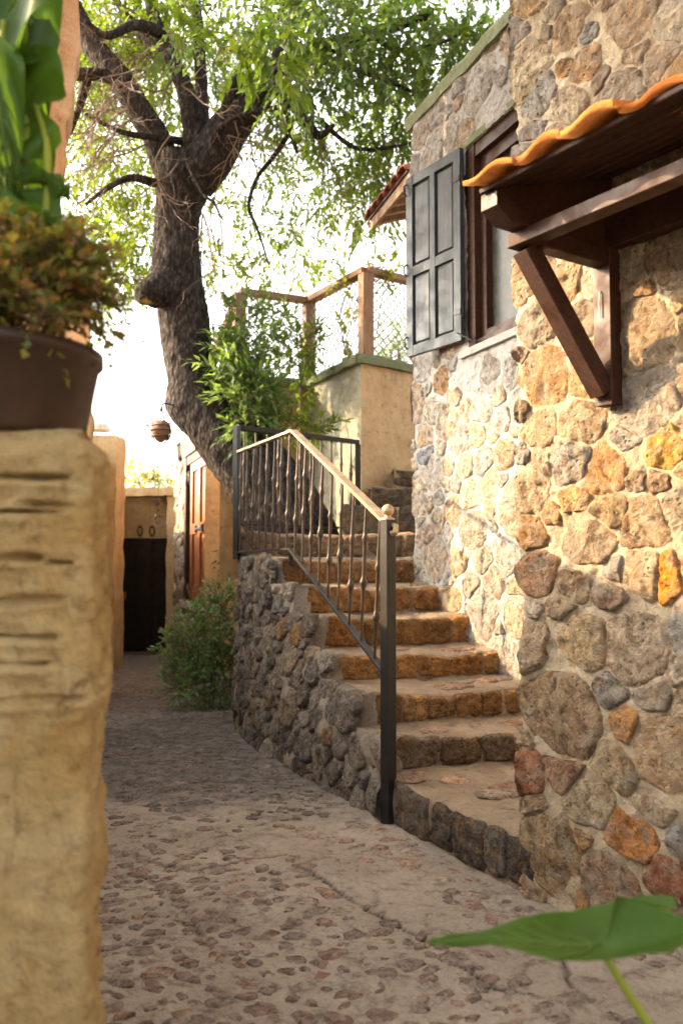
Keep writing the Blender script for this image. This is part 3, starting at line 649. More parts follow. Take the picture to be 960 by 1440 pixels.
def step(L, Rr, L2, R2, z0, z1, col, nz=.03, lip=.012):
    L, Rr, L2, R2 = (np.array(q, float) for q in (L, Rr, L2, R2)); nu = 90; t = np.linspace(0, 1, nu)[:, None]
    fr = L+(Rr-L)*t; bk = L2+(R2-L2)*t; dd = bk-fr; ln = np.linalg.norm(dd, axis=1)[:, None]; dd = dd/np.maximum(ln, 1e-6)
    rows = []
    for zz in np.linspace(z0-.05, z1-.03, 7): rows.append((0., zz))
    rows += [(.006, z1-.018), (.018, z1-.006), (.045, z1)]
    V = []
    sag = -.022*np.sin(np.pi*t[:, 0])+.014*perlin(np.stack([fr[:, 0]*5, fr[:, 1]*5, fr[:, 0]*0+z1*9], 1))
    for o, zz in rows: V.append(np.column_stack([fr+dd*o, np.full(nu, zz)+sag*(zz > z1-.04)]))
    for q in np.linspace(.12, 1.0, 11): V.append(np.column_stack([fr+dd*(.045+(ln+.045)*q*1.0), np.full(nu, z1)+sag*(1-q)]))
    V = np.array(V); nrm = np.array((*(np.array((Rr[1]-L[1], -(Rr[0]-L[0])))/np.linalg.norm(Rr-L)), 0.))
    amp = np.zeros(len(V)); amp[:10] = 1
    V = V+nrm*(.012*fbm(V*9, 3)*amp[:, None])[..., None]; V[..., 2] += .010*fbm(V*8, 3)+.005*ridge(V*23, 2); V[6:10] += nrm*(-.014*np.clip(fbm(V[6:10]*13, 2)-.15, 0, 1))[..., None]
    s_ = MB().grid(V).build('step', M['tread'], stairs, True)
    F = Riser(L, Rr); W_ = np.linalg.norm(Rr-L); u = .01; sds = []
    while u < W_-.06:
        wd = min(rng.uniform(.11, .30), W_-u)
        if W_-u-wd < .07: wd = W_-u
        sds.append((u+wd/2, (z0+z1)/2, wd/2*.98, (z1-z0)/2*rng.uniform(.76, 1.0), rng.normal()*.04, jit(random.choice([col, col, tuple(c*.7 for c in col), tuple(c*1.25 for c in col), (col[0]*1.05, col[1]*.97, col[2]*.85)]), .1))); u += wd
    cl, th = stone_cells(sds, .004, 8., 44, .10)
    for sd_, r in zip(sds, cl):
        if r is None: continue
        mb = stone_mesh(F, sd_, r, th, .010*rng.uniform(.6, 1.5), (rng.normal()*.08, rng.normal()*.06), .010, .003)
        mb.v = [v + np.column_stack([v[:, 0]*0, v[:, 0]*0, np.interp((v-F.L)@F.e/W_, t[:, 0], sag)*np.clip((v[:, 2]-z0)/(z1-z0), 0, 1)]) for v in mb.v]
        mb.build('stone', M['step_stone'], s_, True, sd_[5])
    class Top:
        O = np.zeros(3)
        @staticmethod
        def W(u, v, h): return np.stack([u, v, h+z1+np.interp(((u-L[0])*F.e[0]+(v-L[1])*F.e[1])/W_, t[:, 0], sag)*.6], -1)
    for _ in range(7 if z1 < .3 else 4):       # flat paving stones let into the tread
        f, q = rng.uniform(.12, .88), rng.uniform(.3, .75); c0 = (L+(Rr-L)*f)*(1-q)+(L2+(R2-L2)*f)*q; n_ = 16; a_ = np.arange(n_)*2*math.pi/n_
        rr = rng.uniform(.05, .10)*(1+.35*perlin(np.stack([np.cos(a_)*1.5+f*40, np.sin(a_)*1.5, a_*0], 1)))*(1-.3*np.abs(np.sin(a_)))
        stone_mesh(Top, c0, rr, a_, .005, (rng.normal()*.04, rng.normal()*.04), .003, .002, CR, CPF).build('stone', M['cobble'], s_, True, jit(random.choice([(.40, .27, .19), (.34, .28, .22), (.42, .25, .17)])))
    return s_
for k in range(7):
    L, Rr, z = St[k]; L2, R2, z2 = St[k+1]
    if k == 0: L2, R2 = (.2, 3.82), (1.2, 4.1)
    step(L, Rr, L2, R2, St[k-1][2] if k else 0., z, RC[k])
step(St[7][0], St[7][1], (-.80, 8.5), (.6, 8.5), St[6][2], St[7][2], RC[7])
step((.0, 6.62), (.75, 6.62), (.0, 7.4), (.8, 7.4), 1.305, 1.53, (.17, .165, .15)); step((.235, 6.9), (.8, 6.9), (.235, 7.5), (.8, 7.5), 1.53, 1.705, (.15, .145, .135)); step((.44, 7.12), (.8, 7.12), (.44, 7.5), (.8, 7.5), 1.705, 1.87, (.16, .155, .14))

uu = np.arange(0, LT+.012, .012); tt = np.linspace(0, 1, 80); U, T = np.meshgrid(uu, tt, indexing='ij'); zt = ztop(U)
V = -.12+(zt+.12)*T; P = Ret.W(U, V, U*0)
Hh = .03*fbm(P*5, 3)+.010*fbm(P*22, 2); P = Ret.W(U, V, Hh)
cap = Ret.W(U[:, -1:], zt[:, -1:], np.full((len(uu), 1), -.11)); P = np.concatenate([P, cap], 1)
mb = MB(); mb.grid(P)
e0 = P[-1, :-1]; back = np.stack([e0, e0+np.array((.15, .9, 0)), e0+np.array((.0, 2.2, 0))]); mb.grid(back)
mb.build('wall', M['mortar_dark'], rw, True)
# pixel look-up on the curved face
GU, GV = np.meshgrid(np.linspace(0, LT, 200), np.linspace(0, 1.15, 90), indexing='ij'); GPX, GPY = proj(Ret.W(GU, GV, GU*0))
def ret_uv(px, py):
    i = np.argmin((GPX-px)**2+(GPY-py)**2); return GU.ravel()[i], GV.ravel()[i]
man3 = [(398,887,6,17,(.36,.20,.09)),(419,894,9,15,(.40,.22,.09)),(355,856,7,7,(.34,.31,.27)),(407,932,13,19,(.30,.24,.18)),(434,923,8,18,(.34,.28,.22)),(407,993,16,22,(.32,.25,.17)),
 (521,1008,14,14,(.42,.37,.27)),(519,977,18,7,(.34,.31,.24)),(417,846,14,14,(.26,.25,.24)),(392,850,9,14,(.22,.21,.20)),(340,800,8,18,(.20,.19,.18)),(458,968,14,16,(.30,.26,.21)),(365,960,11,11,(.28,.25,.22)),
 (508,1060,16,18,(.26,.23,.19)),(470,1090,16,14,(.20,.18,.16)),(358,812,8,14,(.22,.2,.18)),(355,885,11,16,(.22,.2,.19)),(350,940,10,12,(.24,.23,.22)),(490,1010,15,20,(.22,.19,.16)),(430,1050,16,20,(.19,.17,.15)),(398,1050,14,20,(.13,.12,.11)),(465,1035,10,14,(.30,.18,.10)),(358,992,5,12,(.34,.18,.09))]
seeds = []
for px, py, rx, ry, c in man3:
    u, v = ret_uv(px, py); P0 = Ret.W(np.array(u), v, np.array(0.)); sc = P0[1]/FPX
    fore = abs(proj(Ret.W(np.array(u+.05), v, np.array(0.)))[0]-proj(Ret.W(np.array(u-.05), v, np.array(0.)))[0])/(.1/sc)
    seeds.append((u, v, rx*sc/max(fore, .3), ry*sc, 0., c))
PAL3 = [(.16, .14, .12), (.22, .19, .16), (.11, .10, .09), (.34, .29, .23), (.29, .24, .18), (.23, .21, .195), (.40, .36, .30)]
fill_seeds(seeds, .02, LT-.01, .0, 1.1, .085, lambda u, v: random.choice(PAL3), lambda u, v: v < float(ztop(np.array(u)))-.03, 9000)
cells, th = stone_cells(seeds, .012, 2.4, 24)
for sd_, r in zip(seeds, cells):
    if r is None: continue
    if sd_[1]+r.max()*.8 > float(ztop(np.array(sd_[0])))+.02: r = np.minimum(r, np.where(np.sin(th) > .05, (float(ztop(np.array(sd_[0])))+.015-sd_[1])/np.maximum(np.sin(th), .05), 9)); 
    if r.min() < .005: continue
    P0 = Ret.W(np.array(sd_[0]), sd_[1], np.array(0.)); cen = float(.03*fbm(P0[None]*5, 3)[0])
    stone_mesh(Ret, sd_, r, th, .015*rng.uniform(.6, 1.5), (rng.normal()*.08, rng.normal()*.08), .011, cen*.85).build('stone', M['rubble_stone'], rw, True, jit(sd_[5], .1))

# ================================================================ RAILINGS
rail = thing('stair_railing', 'front wrought iron railing with bright hammered handrail beside the stairs', 'railing', (.2, 3.65, 0))
P1 = np.array((.198, 3.65, 0.)); AP = at(413, 606, 5.45); P2 = at(335, 636, 6.1); H1 = at(549, 737, 3.65)
BA = at(408, 772, 5.45); B2 = at(333, 777, 6.1); B1 = at(541, 946, 3.66)
post = MB().beam(P1+np.array((0, 0, -.03)), P1+np.array((0, 0, 1.285)), .050, .050, up=(.8, .6, 0), ch=.06).build('post', M['iron'], rail)
mb = MB(); mb.ball(P1+np.array((0, 0, 1.325)), .027); mb.lathe(P1+np.array((0, 0, 1.284)), [(.03, 0), (.03, .006), (.014, .012), (.014, .02)], 12); mb.build('finial', M['iron_bright'], post, True)
P2b = at(333, 779, 6.1); P2t = at(333, 599, 6.1)
MB().beam(P2b-np.array((0, 0, .04)), P2t, .042, .042, up=(.5, .85, 0), ch=.06).build('post', M['iron'], rail)
mb = MB(); hp = [H1, H1*.2+AP*.8, AP, AP*.5+P2*.5, P2]
MB().beam(H1-np.array((0, 0, .006)), AP, .044, .017).build('handrail', M['iron_bright'], rail); MB().beam(AP+np.array((0, 0, .002)), P2, .044, .016).build('handrail', M['iron_bright'], rail)
MB().tube([H1+np.array((-.03, 0.06, .02)), H1, H1+np.array((.02, -.02, -.012)), H1+np.array((.018, -.025, -.035)), H1+np.array((.0, -.018, -.04))], .014, 8).build('scroll_end', M['iron_bright'], rail)
MB().beam(B1, BA, .03, .016).build('bottom_rail', M['iron'], rail); MB().beam(BA+np.array((0, 0, .001)), B2, .03, .014).build('bottom_rail', M['iron'], rail)
MB().beam(BA+np.array((.01, 0, -.10)), BA, .03, .03).build('support_leg', M['iron'], rail)
def baluster(b, t, k, parent, two=True, mat='iron_bright'):
    L = np.linalg.norm(t-b); hs_ = (.42, .74) if k % 2 else (.30, .64); n = 40; r = []; zs = np.linspace(0, 1, n)
    for q in zs:
        rr = .0062
        for h in hs_:
            d = (q-h)*L
            if abs(d) < .15: rr = max(rr, .0062+.0052*(1-abs(d)/.15))
            if abs(abs(d)-.0) < .014: rr = .017
        r.append(rr)
    return MB().tube(b+(t-b)*zs[:, None], r, 7).build('baluster', M[mat], parent, True)
nbal = 9
for k in range(nbal):
    f = (k+.7)/(nbal+.35); baluster(B1+(BA-B1)*f, H1+(AP-H1)*f-np.array((0, 0, .012)), k, rail, mat='iron_mix' if 'iron_mix' in M else 'iron')
for k in range(8):
    f = (k+.5)/8; baluster(BA+(B2-BA)*f, AP+(P2-AP)*f-np.array((0, 0, .01)), k, rail, mat='iron_mix')
rail2 = thing('landing_railing', 'rear black iron railing across the landing in front of the tree', 'railing', (-.3, 6.4, 1.3))
E1 = at(333, 600, 6.12)+np.array((0, .03, 0)); E2 = at(503, 622, 6.85); E2b = at(503, 722, 6.85)
MB().beam(E1, E2, .045, .035).build('handrail', M['iron'], rail2); MB().beam(E2b-np.array((0, 0, .1)), E2-np.array((0, 0, .018)), .045, .045).build('post', M['iron'], rail2)
F1b = np.array((E1[0], E1[1], 1.36)); F2b = np.array((E2[0], E2[1], 1.36)); MB().beam(F1b, F2b, .03, .016).build('bottom_rail', M['iron'], rail2)
for k in range(11):
    f = (k+.6)/11.3; baluster(F1b+(F2b-F1b)*f, E1+(E2-E1)*f-np.array((0, 0, .018)), k, rail2, mat='iron_mix')

# ================================================================ TERRACE WALL, FENCE
ter = thing('terrace_wall', 'plastered terrace wall with green coping above the landing', 'wall', (.1, 7.8, 1.0))
TP = [(.72, 7.77), (.17, 7.30), (-.35, 8.40), (-1.15, 8.05)]; TZ = 2.80
for i, mt in ((0, 'tan_plaster'), (1, 'grey_plaster'), (2, 'tan_plaster')):
    a, b = np.array(TP[i]), np.array(TP[i+1]); L = np.linalg.norm(b-a); us = np.linspace(0, L, int(L/.02)); vs = np.linspace(.9, TZ, 90); U, V = np.meshgrid(us, vs, indexing='ij')
    t = (b-a)/L; n = np.array((-t[1], t[0])); n = n*np.sign(-np.dot(n, (a+b)/2)); P = np.stack([a[0]+t[0]*U, a[1]+t[1]*U, V], -1)
    d = .022*fbm(P*3.5, 3)+.004*fbm(P*18, 2); ed_ = np.clip(np.minimum(U, L-U)/.05, 0, 1); d *= ed_
    P[..., 0] += n[0]*d; P[..., 1] += n[1]*d
    MB().grid(P).build('wall_face', M[mt], ter, True)
    MB().grid(np.stack([np.array([(*(a+t*g0-n*q), z), (*(b-t*g0-n*q), z)]) for q, z, g0 in ((.0, TZ-.0, 0), (.22, TZ, .3), (.22, .9, .3))])).build('wall_back', M['tan_plaster'], ter)
    aa, bb = a-t*(.03 if i == 0 else .0)-n*.09, b+t*.03-n*.09; k = 40; U = np.linspace(0, 1, k)
    sec = [(-.13, .002), (.135, .002), (.14, .06), (.12, .085), (-.13, .085)]; V = []
    for q in U:
        c = aa+(bb-aa)*q; jx = .012*perlin(np.array((c[0]*6, c[1]*6, 1.))); V.append([(c[0]+n[0]*(o+jx), c[1]+n[1]*(o+jx), TZ+z+jx*.6) for o, z in sec])
    V = np.array(V); MB().grid(V, True).add(V[0], tuple(range(5))).add(V[-1], tuple(range(4, -1, -1))).build('coping', M['coping_green'], ter)
# terrace floor and a body behind
MB().box((-1.4, 8.75, .2), (2.5, 12, TZ-.06)).build('terrace_floor', M['tan_plaster'], ter)
fen = thing('terrace_fence', 'brown timber post and rail fence with white netting on the terrace wall', 'fence', (.1, 7.9, 2.86))
Pa, Pb, Pc, Pd = (.215, 7.40), (-.32, 8.30), (-.97, 8.0), (1.0, 7.98); FT = 3.66; Pe = np.array((-1.30, 8.3, 2.95))
for p in (Pa, Pb, Pc): MB().beam((*p, TZ-.3 if p is Pc else TZ+.08), (*p, FT-.04), .105, .105, up=(.9, .45, 0), ch=.05).build('post', M['wood_post'], fen)
for p, q in ((Pa, Pd), (Pb, Pa), (Pc, Pb)):
    MB().beam((*p, FT-.005), (*q, FT-.005), .10, .055).build('rail', M['wood_post'], fen)
MB().beam((*Pc, FT-.02), Pe, .08, .06).build('rail', M['wood_post'], fen)
nw = MB()
for p, q in ((Pa, Pd), (Pb, Pa), (Pc, Pb)):
    p, q = np.array(p), np.array(q); L = np.linalg.norm(q-p); z0, z1 = TZ+.09, FT-.03; H = z1-z0; stp = .085
    for s_ in (1, -1):
        for c in np.arange(-H, L+H, stp):
            ts = np.linspace(0, H, 12); u = c+s_*ts+ (0 if s_ > 0 else H*0); ok = (u >= 0) & (u <= L)
            if ok.sum() < 2: continue
            u = u[ok]; v = ts[ok]; dd = (q-p)/L; sagx = .015*np.sin(u*9+v*7)
            nw.tube(np.column_stack([p[0]+dd[0]*u-dd[1]*sagx, p[1]+dd[1]*u+dd[0]*sagx, z0+v]), .0055, 4, False)
nw.build('netting', M['wire'], fen)

# ================================================================ FAR BUILDINGS
F3 = Frame((-2.6, 13.5), (.3475, -1.0)); bld = thing('plastered_house', 'ochre plastered house with a tall orange brown shuttered window', 'house', (-1.8, 11.5, -.4))
def h3(U, V):
    P = F3.W(U, V, U*0); k = np.clip((.75-U)/.3, 0, 1); return .02*fbm(P*2.5, 3)+k*.03*ridge(P*6, 3)*.5+.008*fbm(P*12, 2)
W3 = (.95, 2.92, .50, 2.58)
us = np.concatenate([[-.8, -.3, -.1], np.arange(-.05, 5.4, .03)]); vs = np.arange(-.6, 3.05, .03); UC, VC = np.meshgrid((us[1:]+us[:-1])/2, (vs[1:]+vs[:-1])/2, indexing='ij')
top3 = lambda u: np.interp(u, [-1, 0, .3, 6], [2.75, 2.80, 3.0, 3.05])
MB().grid(face_sheet(F3, us, vs, h3, wrap=1), mask=~((UC > W3[0]) & (UC < W3[1]) & (VC > W3[2]) & (VC < W3[3])) & (VC < top3(UC))).build('wall', M['ochre'], bld, True)
mb = MB(); PP = [F3.W(np.array(u), 0., np.array(h)) for u, h in ((-.0, -.25), (5.3, -.25), (5.3, -2.5), (0, -2.5))]
mb.add([(*p[:2], z) for z in (-.6, 2.75) for p in PP], [(4,5,6,7),(1,2,6,5),(2,3,7,6),(3,0,4,7)]); mb.build('rear_wall', M['ochre'], bld)
seeds = fill_seeds([], .0, .80, -.4, 2.85, .22, lambda u, v: random.choice([(.36,.31,.24),(.42,.35,.25),(.30,.28,.25)]), tries=1500)
cells, th = stone_cells(seeds, .03, 2.5, 18)
for sd_, r in zip(seeds, cells):
    if r is not None: stone_mesh(F3, sd_, r, th, .03, (0, 0), .012, .012).build('stone', M['pale_stone'], bld, True, jit(sd_[5]))
mb = fbox(F3, W3[0]-.06, W3[0]+.10, W3[2], W3[3]+.03, -.22, .03); fbox(F3, W3[1]-.10, W3[1]+.08, W3[2], W3[3]+.03, -.22, .03, mb); fbox(F3, W3[0]+.10, W3[1]-.10, W3[3]-.10, W3[3]+.02, -.22, .02, mb); wn3 = mb.build('window', M['wood_dark'], bld)
fbox(F3, W3[0]+.10, W3[1]-.10, W3[2], W3[3]-.10, -.21, -.18).build('pane', M['glass'], wn3)
fbox(F3, W3[0]-.15, W3[1]+.1, W3[2]-.09, W3[2]-.005, -.2, .07).build('sill', M['mortar_pale'], wn3)
fbox(F3, W3[0]-.12, W3[1]+.12, W3[3]+.035, W3[3]+.12, -.2, .05).build('lintel', M['ochre'], wn3)
u0, u1 = 1.42, 2.80
mb = MB()
for a, b in ((u0, u0+.16), (u1-.16, u1), ((u0+u1)/2-.09, (u0+u1)/2+.09)): fbox(F3, a, b, W3[2]+.05, W3[3]-.12, -.05, .02, mb)
for a, b in ((W3[2]+.05, W3[2]+.17), (W3[3]-.24, W3[3]-.12), (1.46, 1.60)): fbox(F3, u0+.16, u1-.16, a, b, -.05, .016, mb)
sh3 = mb.build('shutter', M['wood_orange'], bld)
for a, b in ((u0+.16, (u0+u1)/2-.09), ((u0+u1)/2+.09, u1-.16)):
    for c, d in ((W3[2]+.17, 1.46), (1.60, W3[3]-.24)): fbox(F3, a, b, c, d, -.04, -.012).build('panel', M['wood_orange'], sh3)
mb = fbox(F3, u0+.5, u0+1.0, 1.505, 1.535, .02, .045); fbox(F3, u0+.45, u0+.55, 1.47, 1.57, .02, .04, mb); fbox(F3, u0+.95, u0+1.05, 1.47, 1.57, .02, .04, mb); mb.build('bolt', M['black'], sh3)
# lantern
lp = at(254, 632, 12.9); lam = thing('wall_lantern', 'small black wall lantern high on the corner of the ochre house', 'lamp', lp)
o = np.array(lp); MB().lathe(o, [(.001, .13), (.03, .11), (.085, .06), (.075, .05), (.02, .05)], 6).build('lamp_cap', M['black'], lam)
MB().lathe(o, [(.072, .05), (.04, -.12), (.001, -.12)], 6).build('lamp_glass', M['lamp_glass'], lam)
mb = MB()
for k in range(6):
    a = k*math.pi/3; mb.tube([o+np.array((.075*math.cos(a), .075*math.sin(a), .05)), o+np.array((.042*math.cos(a), .042*math.sin(a), -.12))], .008, 4)
mb.lathe(o, [(.05, -.12), (.05, -.14), (.01, -.18), (.001, -.2)], 6); mb.tube([o+np.array((0, 0, -.19)), o+np.array((.05, .03, -.24)), o+np.array((.13, .06, -.2))], .012, 6); mb.build('lamp_frame', M['black'], lam)
# door house
dh = thing('door_house', 'low ochre house with the dark panelled door at the end of the lane', 'house', (-3.2, 14.4, -.45))
YD = 14.4; xl = at(166, 800, YD)[0]; xr = at(241, 800, YD)[0]; zd = at(200, 757, YD)[2]; zs = at(200, 700, YD)[2]; zt_ = at(200, 686, 14.0)[2]; zb = -.5
def rough_box(lo, hi, amp=.015, res=.06, seed=0.):
    lo, hi = np.array(lo, float), np.array(hi, float); mb = MB()
    for ax in range(3):
        o = [i for i in range(3) if i != ax]; a = np.linspace(lo[o[0]], hi[o[0]], max(2, int((hi-lo)[o[0]]/res))); b = np.linspace(lo[o[1]], hi[o[1]], max(2, int((hi-lo)[o[1]]/res)))
        A, B = np.meshgrid(a, b, indexing='ij')
        for q, v in ((0, lo[ax]), (1, hi[ax])):
            P = np.zeros(A.shape+(3,)); P[..., o[0]] = A; P[..., o[1]] = B; P[..., ax] = v; mb.grid(P)
    V = np.vstack(mb.v); d = np.stack([fbm(V*2.7+seed, 3), fbm(V*2.7+31+seed, 3), fbm(V*2.7+57+seed, 3)], 1)*amp+np.stack([fbm(V*13+seed, 2), fbm(V*13+31+seed, 2), fbm(V*13+57, 2)], 1)*amp*.25
    mb.v = [V+d]; return mb
rough_box((xl-.6, YD, zd), (xr+.25, YD+2, zs+.0), .012).build('wall', M['ochre'], dh, True)
rough_box((xr+.02, YD-.5, zb), (xr+.16, YD+2, zs), .02, .05).build('wall', M['ochre'], dh, True); rough_box((xl-.6, YD-.02, zb), (xl+.02, YD+2, zd-.002), .012).build('wall', M['ochre'], dh, True)
rough_box((xl-.8, YD-.55, zs+.002), (xr+.20, YD+2.2, zt_), .02, .05).build('roof', M['ochre'], dh, True)
fbox_ = lambda a, b: MB().box(a, b)
mb = fbox_((xl+.02, YD+.04, -.46), (xr+.02, YD+.12, zd-.002)); door = mb.build('door', M['wood_door'], dh)
wd = xr-xl
for i in range(3):
    for z0, z1 in ((-.38, .25), (.33, .85), (.93, zd-.1)):
        x0 = xl+.08+i*(wd-.08)/3; MB().box((x0, YD+.02, z0), (x0+(wd-.08)/3-.06, YD+.042, z1)).build('panel', M['wood_door'], door)
MB().box((xl+.10, YD+.0, .42), (xl+.14, YD+.03, .56)).build('handle', M['brass'], door)
for px in (197, 214):
    c = at(px, 747, YD-.03); t = tag(MB().lathe((0, 0, 0), [(.001, -.01), (.032, -.01), (.034, .0), (.052, .004), (.052, -.012)], 20).build('house_number', M['black']), 'oval house number plaque on the %s above the dark door' % ('left' if px == 197 else 'right'), 'plaque', 'plaques above the door')
    t.rotation_euler = (math.pi/2, 0, 0); t.scale = (1, 1.9, 1); t.location = c
    i_ = MB().lathe((0, 0, .005), [(.001, .004), (.022, .003), (.030, 0)], 20).build('plate', M['brass'], None); i_.parent = t
tag(MB().box((xl+.05, YD-.35, -.475), (xr-.02, YD-.02, -.44)).build('door_mat', M['twig']), 'brown mat lying in front of the dark door', 'mat')
lw = thing('lane_wall', 'ochre plastered wall end rising on the left side of the lane', 'wall', (-3.1, 11, -.35))
rough_box((-4.5, 11.0, -.7), (-2.92, 11.5, 2.72), .03, .07).build('pillar', M['ochre'], lw, True); lbx = rough_box((-1.5, 0, -.7), (0, 3.2, 2.02), .03, .1); lv = lbx.v[0]; lbx.v = [np.column_stack([-3.06+lv[:, 0]-.255*lv[:, 1], 11.5+lv[:, 1], lv[:, 2]])]; lbx.build('wall', M['ochre'], lw, True)
gl = tag(MB().lathe(at(139, 606, 11.2), [(.16, 0), (.15, .05), (.10, .10), (.001, .12)], 20).build('glass_cloche', M['lamp_glass'], None, True), 'small pale dome on top of the lane wall', 'dome')

# ================================================================ LEFT SIDE
lh = thing('corner_house', 'rough orange plastered house corner behind the elephant ear leaves', 'house', (-2.6, 6.2, 0))
zz = np.linspace(0, 6.3, 120); uu = np.linspace(0, 1, 70); U, V = np.meshgrid(uu, zz, indexing='ij')
xe = np.interp(zz, [0, 3.15, 3.35, 3.64, 5.11, 6.3], [-1.80, -1.80, -2.07, -2.06, -1.94, -1.90]); X = -2.75+(xe[None]+2.75)*np.clip(U*1.0, 0, 1)**.6; P = np.stack([X, X*0+6.1, V], -1)  # lower part widened out of view to shade the window house
d = .05*fbm(P*2.2, 3)+.012*fbm(P*9, 2); P[..., 1] += d; P[..., 0] += (U > .99)*.06*fbm(P*3+9, 3); Pb_ = P[-1:].copy(); Pb_[..., 1] = 6.45; Pb_[..., 0] -= .12
MB().grid(np.concatenate([P, Pb_])).build('wall', M['orange_plaster'], lh, True)
MB().box((-2.85, -1, 3.85), (-2.55, 6.05, 6.3)).build('shade_slab', M['orange_plaster'], lh)  # unseen slab added to keep the sun off the upper walls
gw = thing('shade_wall', 'unseen high wall added left of the lane to shade the houses', 'wall', (-2.4, 3, 0))  # added out of view; its heights shape the sun patches opposite
rough_box((-2.6, -1.5, -.2), (-2.3, 4.2, 2.58), .02, .12).build('wall', M['ochre'], gw, True); rough_box((-2.6, 4.2, -.2), (-2.3, 6.05, 2.05), .02, .12).build('low_wall', M['ochre'], gw, True)

gx = rough_box((0, 0, -.3), (.25, 4.6, 2.4), .02, .12); lv = gx.v[0]; gx.v = [np.column_stack([-2.62+lv[:, 0]-.15*lv[:, 1], 6.5+lv[:, 1], lv[:, 2]])]; gx.build('rear_wall', M['ochre'], gw, True)  # added behind the pillar to shade the bush and ochre house
# foreground pillar
pil = thing('plastered_pillar', 'blurred ochre pillar with scored plaster in the left foreground', 'pillar', (-.7, 1.35, 0))
Zp = np.concatenate([np.linspace(-.02, .84, 110), np.linspace(.845, 1.312, 280)]); sec = []
hx, y0, y1, xr_ = .45, 1.27, 1.40, -.374
for q in np.linspace(0, 1, 70): sec.append((-1.25+(xr_-.03+1.25)*q, y0))
for a in np.linspace(-90, 0, 8)[1:]: sec.append((xr_-.03+.03*math.cos(R(a)), y0+.03+.03*math.sin(R(a))))
for q in np.linspace(0, 1, 14)[1:]: sec.append((xr_, y0+.03+(y1-.06-y0)*q))
for a in np.linspace(0, 90, 6)[1:]: sec.append((xr_-.03+.03*math.cos(R(a)), y1-.03+.03*math.sin(R(a))))
sec.append((-1.25, y1)); sec = np.array(sec); sn = np.gradient(sec, axis=0); sn = np.stack([sn[:, 1], -sn[:, 0]], 1); sn /= np.linalg.norm(sn, axis=1)[:, None]
tz = Zp[:, None]; sh_ = np.clip((Zp-1.27)/.04, 0, 1)[:, None]; rnd = -.035*sh_**2
P = np.zeros((len(Zp), len(sec), 3)); P[..., 0] = sec[:, 0]; P[..., 1] = sec[:, 1]; P[..., 2] = tz
wav = .02*perlin(np.stack([P[..., 0]*3, P[..., 2]*0+2, P[..., 2]*2], -1))
d = .011*fbm(P*6, 3)+.007*fbm(P*25, 3)-.005*np.clip(ridge(P*9+4, 2)-1.05, 0, 1)+rnd
for zc, xa, xb, ww in ((1.245, -.8, -.41, .004), (1.20, -.47, -.40, .004), (1.185, -.9, -.42, .003), (1.115, -.9, -.45, .005), (1.11, -.44, -.40, .004), (1.055, -.9, -.405, .006), (1.005, -.9, -.42, .004), (.965, -.9, -.435, .004), (.91, -.7, -.38, .005)):
    zl = zc+.010*perlin(np.stack([P[..., 0]*7, P[..., 0]*0+zc*31, P[..., 0]*0], -1)); ww = ww*(1+.9*perlin(np.stack([P[..., 0]*9, P[..., 0]*0+zc*17, P[..., 2]*0+4], -1))); on = (P[..., 0] > xa) & (P[..., 0] < xb) & (P[..., 1] < 1.3)
    d = d-np.where(on, .024*np.clip(.7+1.1*perlin(np.stack([P[..., 0]*12, P[..., 0]*0+zc*7, P[..., 2]*9], -1)), .05, 1.3)*np.exp(-((P[..., 2]-zl)/np.maximum(ww, .002))**2), 0)+np.where(on, .005*np.exp(-((P[..., 2]-zl+.012)/.008)**2), 0)
P[..., 0] += sn[:, 0]*d; P[..., 1] += sn[:, 1]*d; P[..., 0] += np.where(sec[:, 0] > -.5, .0, 0)
top = P[-1].copy(); ctr = np.array((-.7, 1.335, 1.318)); rows = [P]
for q in (.5, .9): 
    r_ = top+(np.column_stack([top[:, 0]*.98-.01, np.full(len(top), 1.335), np.full(len(top), 1.322)])-top)*q; r_[:, 2] += .008*fbm(r_*14, 2); rows.append(r_[None])
MB().grid(np.concatenate(rows)).build('pillar', M['pillar'], pil, True)

# pot
pc = np.array((-.60, 1.335+.10, 1.318)); pot = tag(MB().lathe((0, 0, 0), [(.001, .002), (.155, .0), (.160, .01), (.182, .130), (.189, .135), (.189, .152), (.176, .152), (.170, .13), (.001, .12)], 40).build('plant_pot', M['pot'], None, True), 'dark brown plant pot standing on the foreground pillar', 'pot')
pot.location = pc
# --- leaves
def leafset(mb, P, A, N, L, W):
    """P base points, A axes, N normals, L lengths, W widths -> folded leaves"""
    A = A/np.linalg.norm(A, axis=1)[:, None]; S = np.cross(A, N); S /= (np.linalg.norm(S, axis=1)[:, None]+1e-9); Nn = np.cross(S, A)
    L = L[:, None]; W = W[:, None]
    b = P; t = P+A*L-Nn*L*.12; m_ = P+A*L*.45+Nn*L*.02; l = P+A*L*.42+S*W*.5+Nn*W*.16; r = P+A*L*.42-S*W*.5+Nn*W*.16
    V = np.stack([b, l, t, r, m_], 1).reshape(-1, 3); k = np.arange(len(P))*5
    mb.add(V, [np.stack([k, k+4, k+1], 1), np.stack([k+4, k+2, k+1], 1), np.stack([k, k+3, k+4], 1), np.stack([k+3, k+2, k+4], 1)])
def rdir(n): v = rng.normal(size=(n, 3)); return v/np.linalg.norm(v, axis=1)[:, None]
